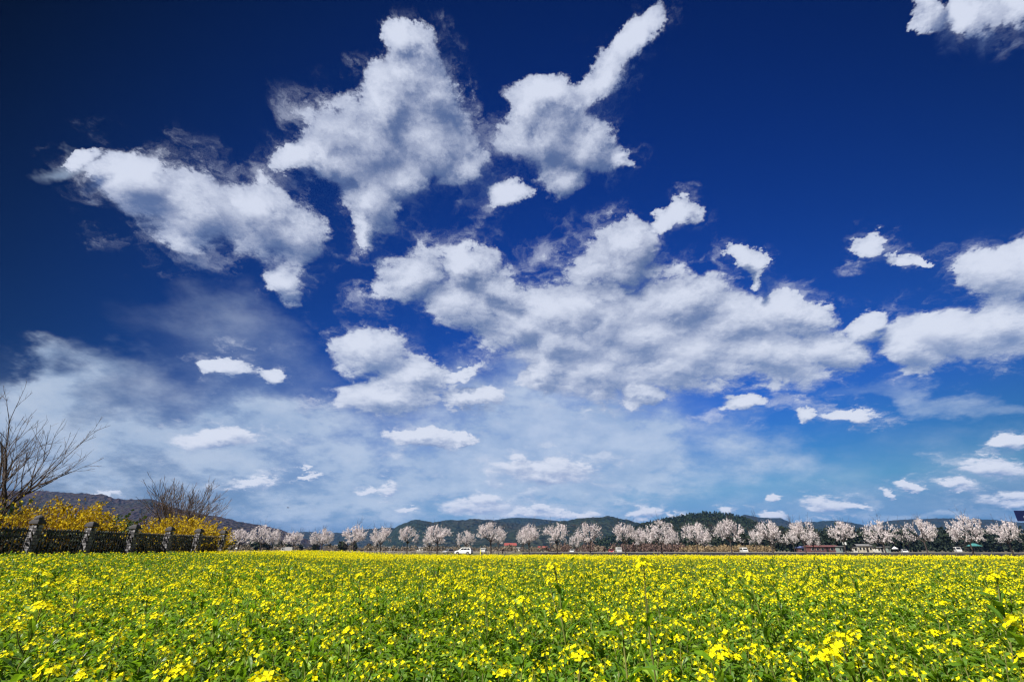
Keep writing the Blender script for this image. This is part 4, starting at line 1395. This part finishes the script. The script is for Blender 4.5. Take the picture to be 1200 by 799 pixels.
SPEC = [(0.90, 2, 17, 17), (0.95, 3, 17, 18), (0.82, 2, 18, 14), (1.00, 3, 16, 22), (0.86, 2, 20, 10), (0.78, 1, 20, 9), (0.92, 4, 16, 16), (0.80, 2, 22, 5), (0.76, 1, 22, 4), (1.25, 2, 6, 15)]
PL = [plant(100 + i, *s) for i, s in enumerate(SPEC)]
PM = []                 # shared meshes of the near plants: stem, foliage, heads
for st, fo, hd in PL:
    PM.append((st.mesh('stem', stem_m, True), fo.mesh('foliage', leaf_m), [(p, m.mesh('flower_head', [petal_m, bud_m])) for p, m in hd]))

PATCH_MATS = [stem_m, leaf_m, petal_m, bud_m]
proto = bpy.data.collections.new('rapeseed_kinds')


def proto_obj(i, m):
    me = m.mesh('rapeseed', PATCH_MATS)
    o = bpy.data.objects.new('kind_%02d' % i, me)
    proto.objects.link(o)


for i, (st, fo, hd) in enumerate(PL):       # 0..9: whole plants
    m = MB()
    m.add(st.v, st.f, 0); m.add(fo.v, fo.f, 1)
    for p, h in hd:
        b = len(m.v)
        m.v += [tuple(Vector(v) + p) for v in h.v]; m.f += [tuple(x + b for x in f) for f in h.f]; m.mi += [2 if k == 0 else 3 for k in h.mi]
    proto_obj(i, m)
NP = len(PL)
rng = random.Random(77)
for i in range(5):                          # 10..14: half-metre patches for the middle distance
    m = MB()
    for k in range(11):
        x, y, h = rng.uniform(-0.3, 0.3), rng.uniform(-0.3, 0.3), rng.uniform(0.74, 0.98)
        m.tube([(x, y, 0.3), (x + rng.uniform(-0.05, 0.05), y, h)], [0.006, 0.004], 3, 0, cap=False)
        for q in range(9):
            leaf(m, rng, (x, y, h * rng.uniform(0.55, 0.93)), rng.uniform(0, 6.28), rng.uniform(0.07, 0.13), rng.uniform(0.025, 0.05), rng.uniform(0.3, 1.3), rng.uniform(0.4, 1.4), 1, 2)
        for q in range(rng.choice((0, 0, 1, 1, 2))):
            c = Vector((x + rng.uniform(-0.12, 0.12), y + rng.uniform(-0.12, 0.12), h * rng.uniform(0.86, 1.03)))
            s = rng.uniform(0.018, 0.032)
            for r in range(8):
                d = rv(rng, 1.0); d.z = abs(d.z) * 0.8 - 0.2
                quad(m, rng, c + d * s, s * rng.uniform(0.35, 0.6), 2, (d + Vector((0, 0, 0.5))).normalized(), 0.9)
    proto_obj(NP + i, m)
for i in range(4):                          # 15..18: larger, simpler patches for the far part
    m = MB()
    for k in range(52):
        x, y, h = rng.uniform(-0.75, 0.75), rng.uniform(-0.75, 0.75), rng.uniform(0.74, 0.98)
        for q in range(6):
            leaf(m, rng, (x + rng.uniform(-0.06, 0.06), y + rng.uniform(-0.06, 0.06), h * rng.uniform(0.62, 0.93)), rng.uniform(0, 6.28), rng.uniform(0.09, 0.15), rng.uniform(0.04, 0.07), rng.uniform(0.2, 1.3), rng.uniform(0.4, 1.4), 1, 1)
        for q in range(rng.choice((1, 1, 2, 2))):
            c = Vector((x + rng.uniform(-0.12, 0.12), y + rng.uniform(-0.12, 0.12), h * rng.uniform(0.90, 1.05)))
            s = rng.uniform(0.022, 0.034)
            for r in range(4):
                d = rv(rng, 1.0); d.z = abs(d.z)
                quad(m, rng, c + d * s * 0.6, s * rng.uniform(0.6, 0.9), 2, (d + Vector((0, 0, 0.4))).normalized(), 0.9)
    proto_obj(NP + 5 + i, m)

FIELD_END = 50.0


def in_field(x, y):
    if x < -19.6 - 0.0 * y and y > 12: return False
    return y < FIELD_END - 0.16 * x - 0.35 * max(0.0, x - 30)


def swell(x, y):
    return 1.0 + 0.10 * mnoise.noise(Vector((x * 0.35, y * 0.35, 3.0))) + 0.06 * mnoise.noise(Vector((x * 1.3, y * 1.3, 8.0)))


def richness(x, y):
    """how flowery the crop is: sparser and leafier at the lower right"""
    r = 0.42 + 0.55 * mnoise.noise(Vector((x * 0.55, y * 0.4, 1.0)))
    r -= 0.52 * (1 - sstep(y, 4.5, 15.0))
    r -= 0.35 * sstep(x / max(y, 0.5), 0.45, 1.0) * (1 - sstep(y, 4.0, 12.0))
    return r


RICH = [3, 6, 1, 0, 2, 4, 5, 7, 8]        # from flowery to leafy
rng = random.Random(2024)
near_pts, pts = [], []
y = 1.15
while y < 14.0:
    step = 0.155 + 0.004 * y
    x = -y * 1.3 - 1.5
    while x < y * 1.3 + 1.5:
        px, py = x + rng.uniform(-0.5, 0.5) * step, y + rng.uniform(-0.5, 0.5) * step
        if in_field(px, py):
            r = richness(px, py) + rng.uniform(-0.35, 0.35)
            k = RICH[min(8, max(0, int((1.0 - r) * 9)))]
            sc = swell(px, py) * rng.uniform(0.80, 1.10)
            if rng.random() < 0.04: sc, k = sc * rng.uniform(1.10, 1.25), rng.choice((0, 1, 3, 6))
            pts.append((px, py, k, rng.uniform(0, 6.28), sc))
        x += step
    y += step
y = 13.5
while y < 31.0:
    step = 0.42
    x = -y * 1.2 - 3
    while x < y * 1.2 + 3:
        px, py = x + rng.uniform(-0.2, 0.2), y + rng.uniform(-0.2, 0.2)
        if in_field(px, py): pts.append((px, py, NP + rng.randrange(5), rng.choice((0, 1.57, 3.14, 4.71)) + rng.uniform(-0.3, 0.3), swell(px, py) * rng.uniform(0.93, 1.06)))
        x += step
    y += step
y = 30.5
while y < 86.0:
    step = 1.05
    x = -y * 1.15 - 5
    while x < y * 1.15 + 5:
        px, py = x + rng.uniform(-0.4, 0.4), y + rng.uniform(-0.4, 0.4)
        if in_field(px, py): pts.append((px, py, NP + 5 + rng.randrange(4), rng.uniform(0, 6.28), (0.5 + 0.5 * swell(px * 0.4, py * 0.4)) * rng.uniform(0.90, 1.07)))
        x += step
    y += step

# the 300 plants that show largest stand as objects of their own
cp, sp_ = math.cos(R(PITCH)), math.sin(R(PITCH))


def shows(q):
    if q[2] >= NP: return None
    h = SPEC[q[2]][0] * q[4] + gz(q[0], q[1])
    depth = q[1] * cp + (h - EYE) * sp_
    if depth < 1.2: return None
    u = q[0] / depth
    v = ((h - EYE) * cp - q[1] * sp_) / depth
    return depth if abs(u) < 1.06 and v > -0.705 else None


vis = sorted((d, i) for i, d in enumerate(shows(q) for q in pts) if d)
chosen = {i for d, i in vis[:297]}
GROUP = 'nearest rapeseed plants of the field'


def single(q, label=None):
    x, y, k, rz, sc = q
    t = thing('rapeseed_plant', label or 'yellow-flowering rapeseed plant among the nearest plants at the front edge of the field', 'plant', (x, y, gz(x, y)), rz, GROUP)
    t.scale = (sc,) * 3
    st, fo, hd = PM[k]
    link_mesh('stem', st, t); link_mesh('foliage', fo, t)
    for p, me in hd:
        o = link_mesh('flower_head', me, t)
        o.location = p
    return t


for i in sorted(chosen): single(pts[i])
# three plants that stand out
def at(px, row, dist):
    """ground point and crown height of a plant whose top shows at that place"""
    u, v = (px - 600) / 566.7, (399.5 - row) / 566.7
    dy, dz = cp - v * sp_, sp_ + v * cp
    return u / dy * dist, dist, EYE + dz / dy * dist


for px, row, dist, k, lab in ((756, 659, 3.3, 9, 'tall dark-stemmed rapeseed plant rising above all others right of centre'),
                              (658, 768, 2.15, 3, 'rapeseed plant with the large bright flower head at the bottom centre'),
                              (47, 781, 2.1, 1, 'rapeseed plant with a bright flower head alone in the lower left corner')):
    x, y, z = at(px, row, dist)
    single((x, y, k, 1.0, (z - gz(x, y)) / SPEC[k][0]), lab)['group'] = GROUP

rest = [q for i, q in enumerate(pts) if i not in chosen]
me = bpy.data.meshes.new('rapeseed_field')
me.from_pydata([(q[0], q[1], gz(q[0], q[1]) - 0.01) for q in rest], [], [])
for nm, kind, key, vals in (('kind', 'INT', 'value', [q[2] for q in rest]), ('size', 'FLOAT', 'value', [q[4] for q in rest]), ('turn', 'FLOAT_VECTOR', 'vector', [c for q in rest for c in (0.0, 0.0, q[3])])):
    a = me.attributes.new(nm, kind, 'POINT')
    a.data.foreach_set(key, vals)
fld = link_mesh('rapeseed_field', me)
tag(fld, kind='stuff')
gt = bpy.data.node_groups.new('sow', 'GeometryNodeTree')
gt.interface.new_socket('Geometry', in_out='INPUT', socket_type='NodeSocketGeometry')
gt.interface.new_socket('Geometry', in_out='OUTPUT', socket_type='NodeSocketGeometry')
G = NT(gt)
gi, go = G.n('NodeGroupInput'), G.n('NodeGroupOutput')
ci = G.n('GeometryNodeCollectionInfo'); ci.inputs['Collection'].default_value = proto
ci.inputs['Separate Children'].default_value = True; ci.inputs['Reset Children'].default_value = True
ip = G.n('GeometryNodeInstanceOnPoints'); ip.inputs['Pick Instance'].default_value = True


def attr(nm, kind):
    a = G.n('GeometryNodeInputNamedAttribute', data_type=kind)
    a.inputs['Name'].default_value = nm
    return a.outputs['Attribute']


er = G.n('FunctionNodeEulerToRotation')
gt.links.new(attr('turn', 'FLOAT_VECTOR'), er.inputs[0])
gt.links.new(gi.outputs[0], ip.inputs['Points'])
gt.links.new(ci.outputs[0], ip.inputs['Instance'])
gt.links.new(attr('kind', 'INT'), ip.inputs['Instance Index'])
gt.links.new(er.outputs[0], ip.inputs['Rotation'])
gt.links.new(attr('size', 'FLOAT'), ip.inputs['Scale'])
gt.links.new(ip.outputs[0], go.inputs[0])
md = fld.modifiers.new('sow', 'NODES'); md.node_group = gt

# ------------------------------------------------------------------ air: pale haze that fades the far hills
hz = bpy.data.materials.new('haze')
hz.use_nodes = True
hz.node_tree.nodes.clear()
Nh = NT(hz.node_tree)
ho = Nh.n('ShaderNodeOutputMaterial')
pv = Nh.n('ShaderNodeVolumePrincipled')
pv.inputs['Color'].default_value = (0.11, 0.32, 0.88, 1.0)
pv.inputs['Density'].default_value = 0.00008
hz.node_tree.links.new(pv.outputs[0], ho.inputs['Volume'])
tag(MB().box((0, 0, 86.0), (19000, 19000, 188.0)).build('haze', hz), kind='stuff')
hz.cycles.volume_sampling = 'DISTANCE'
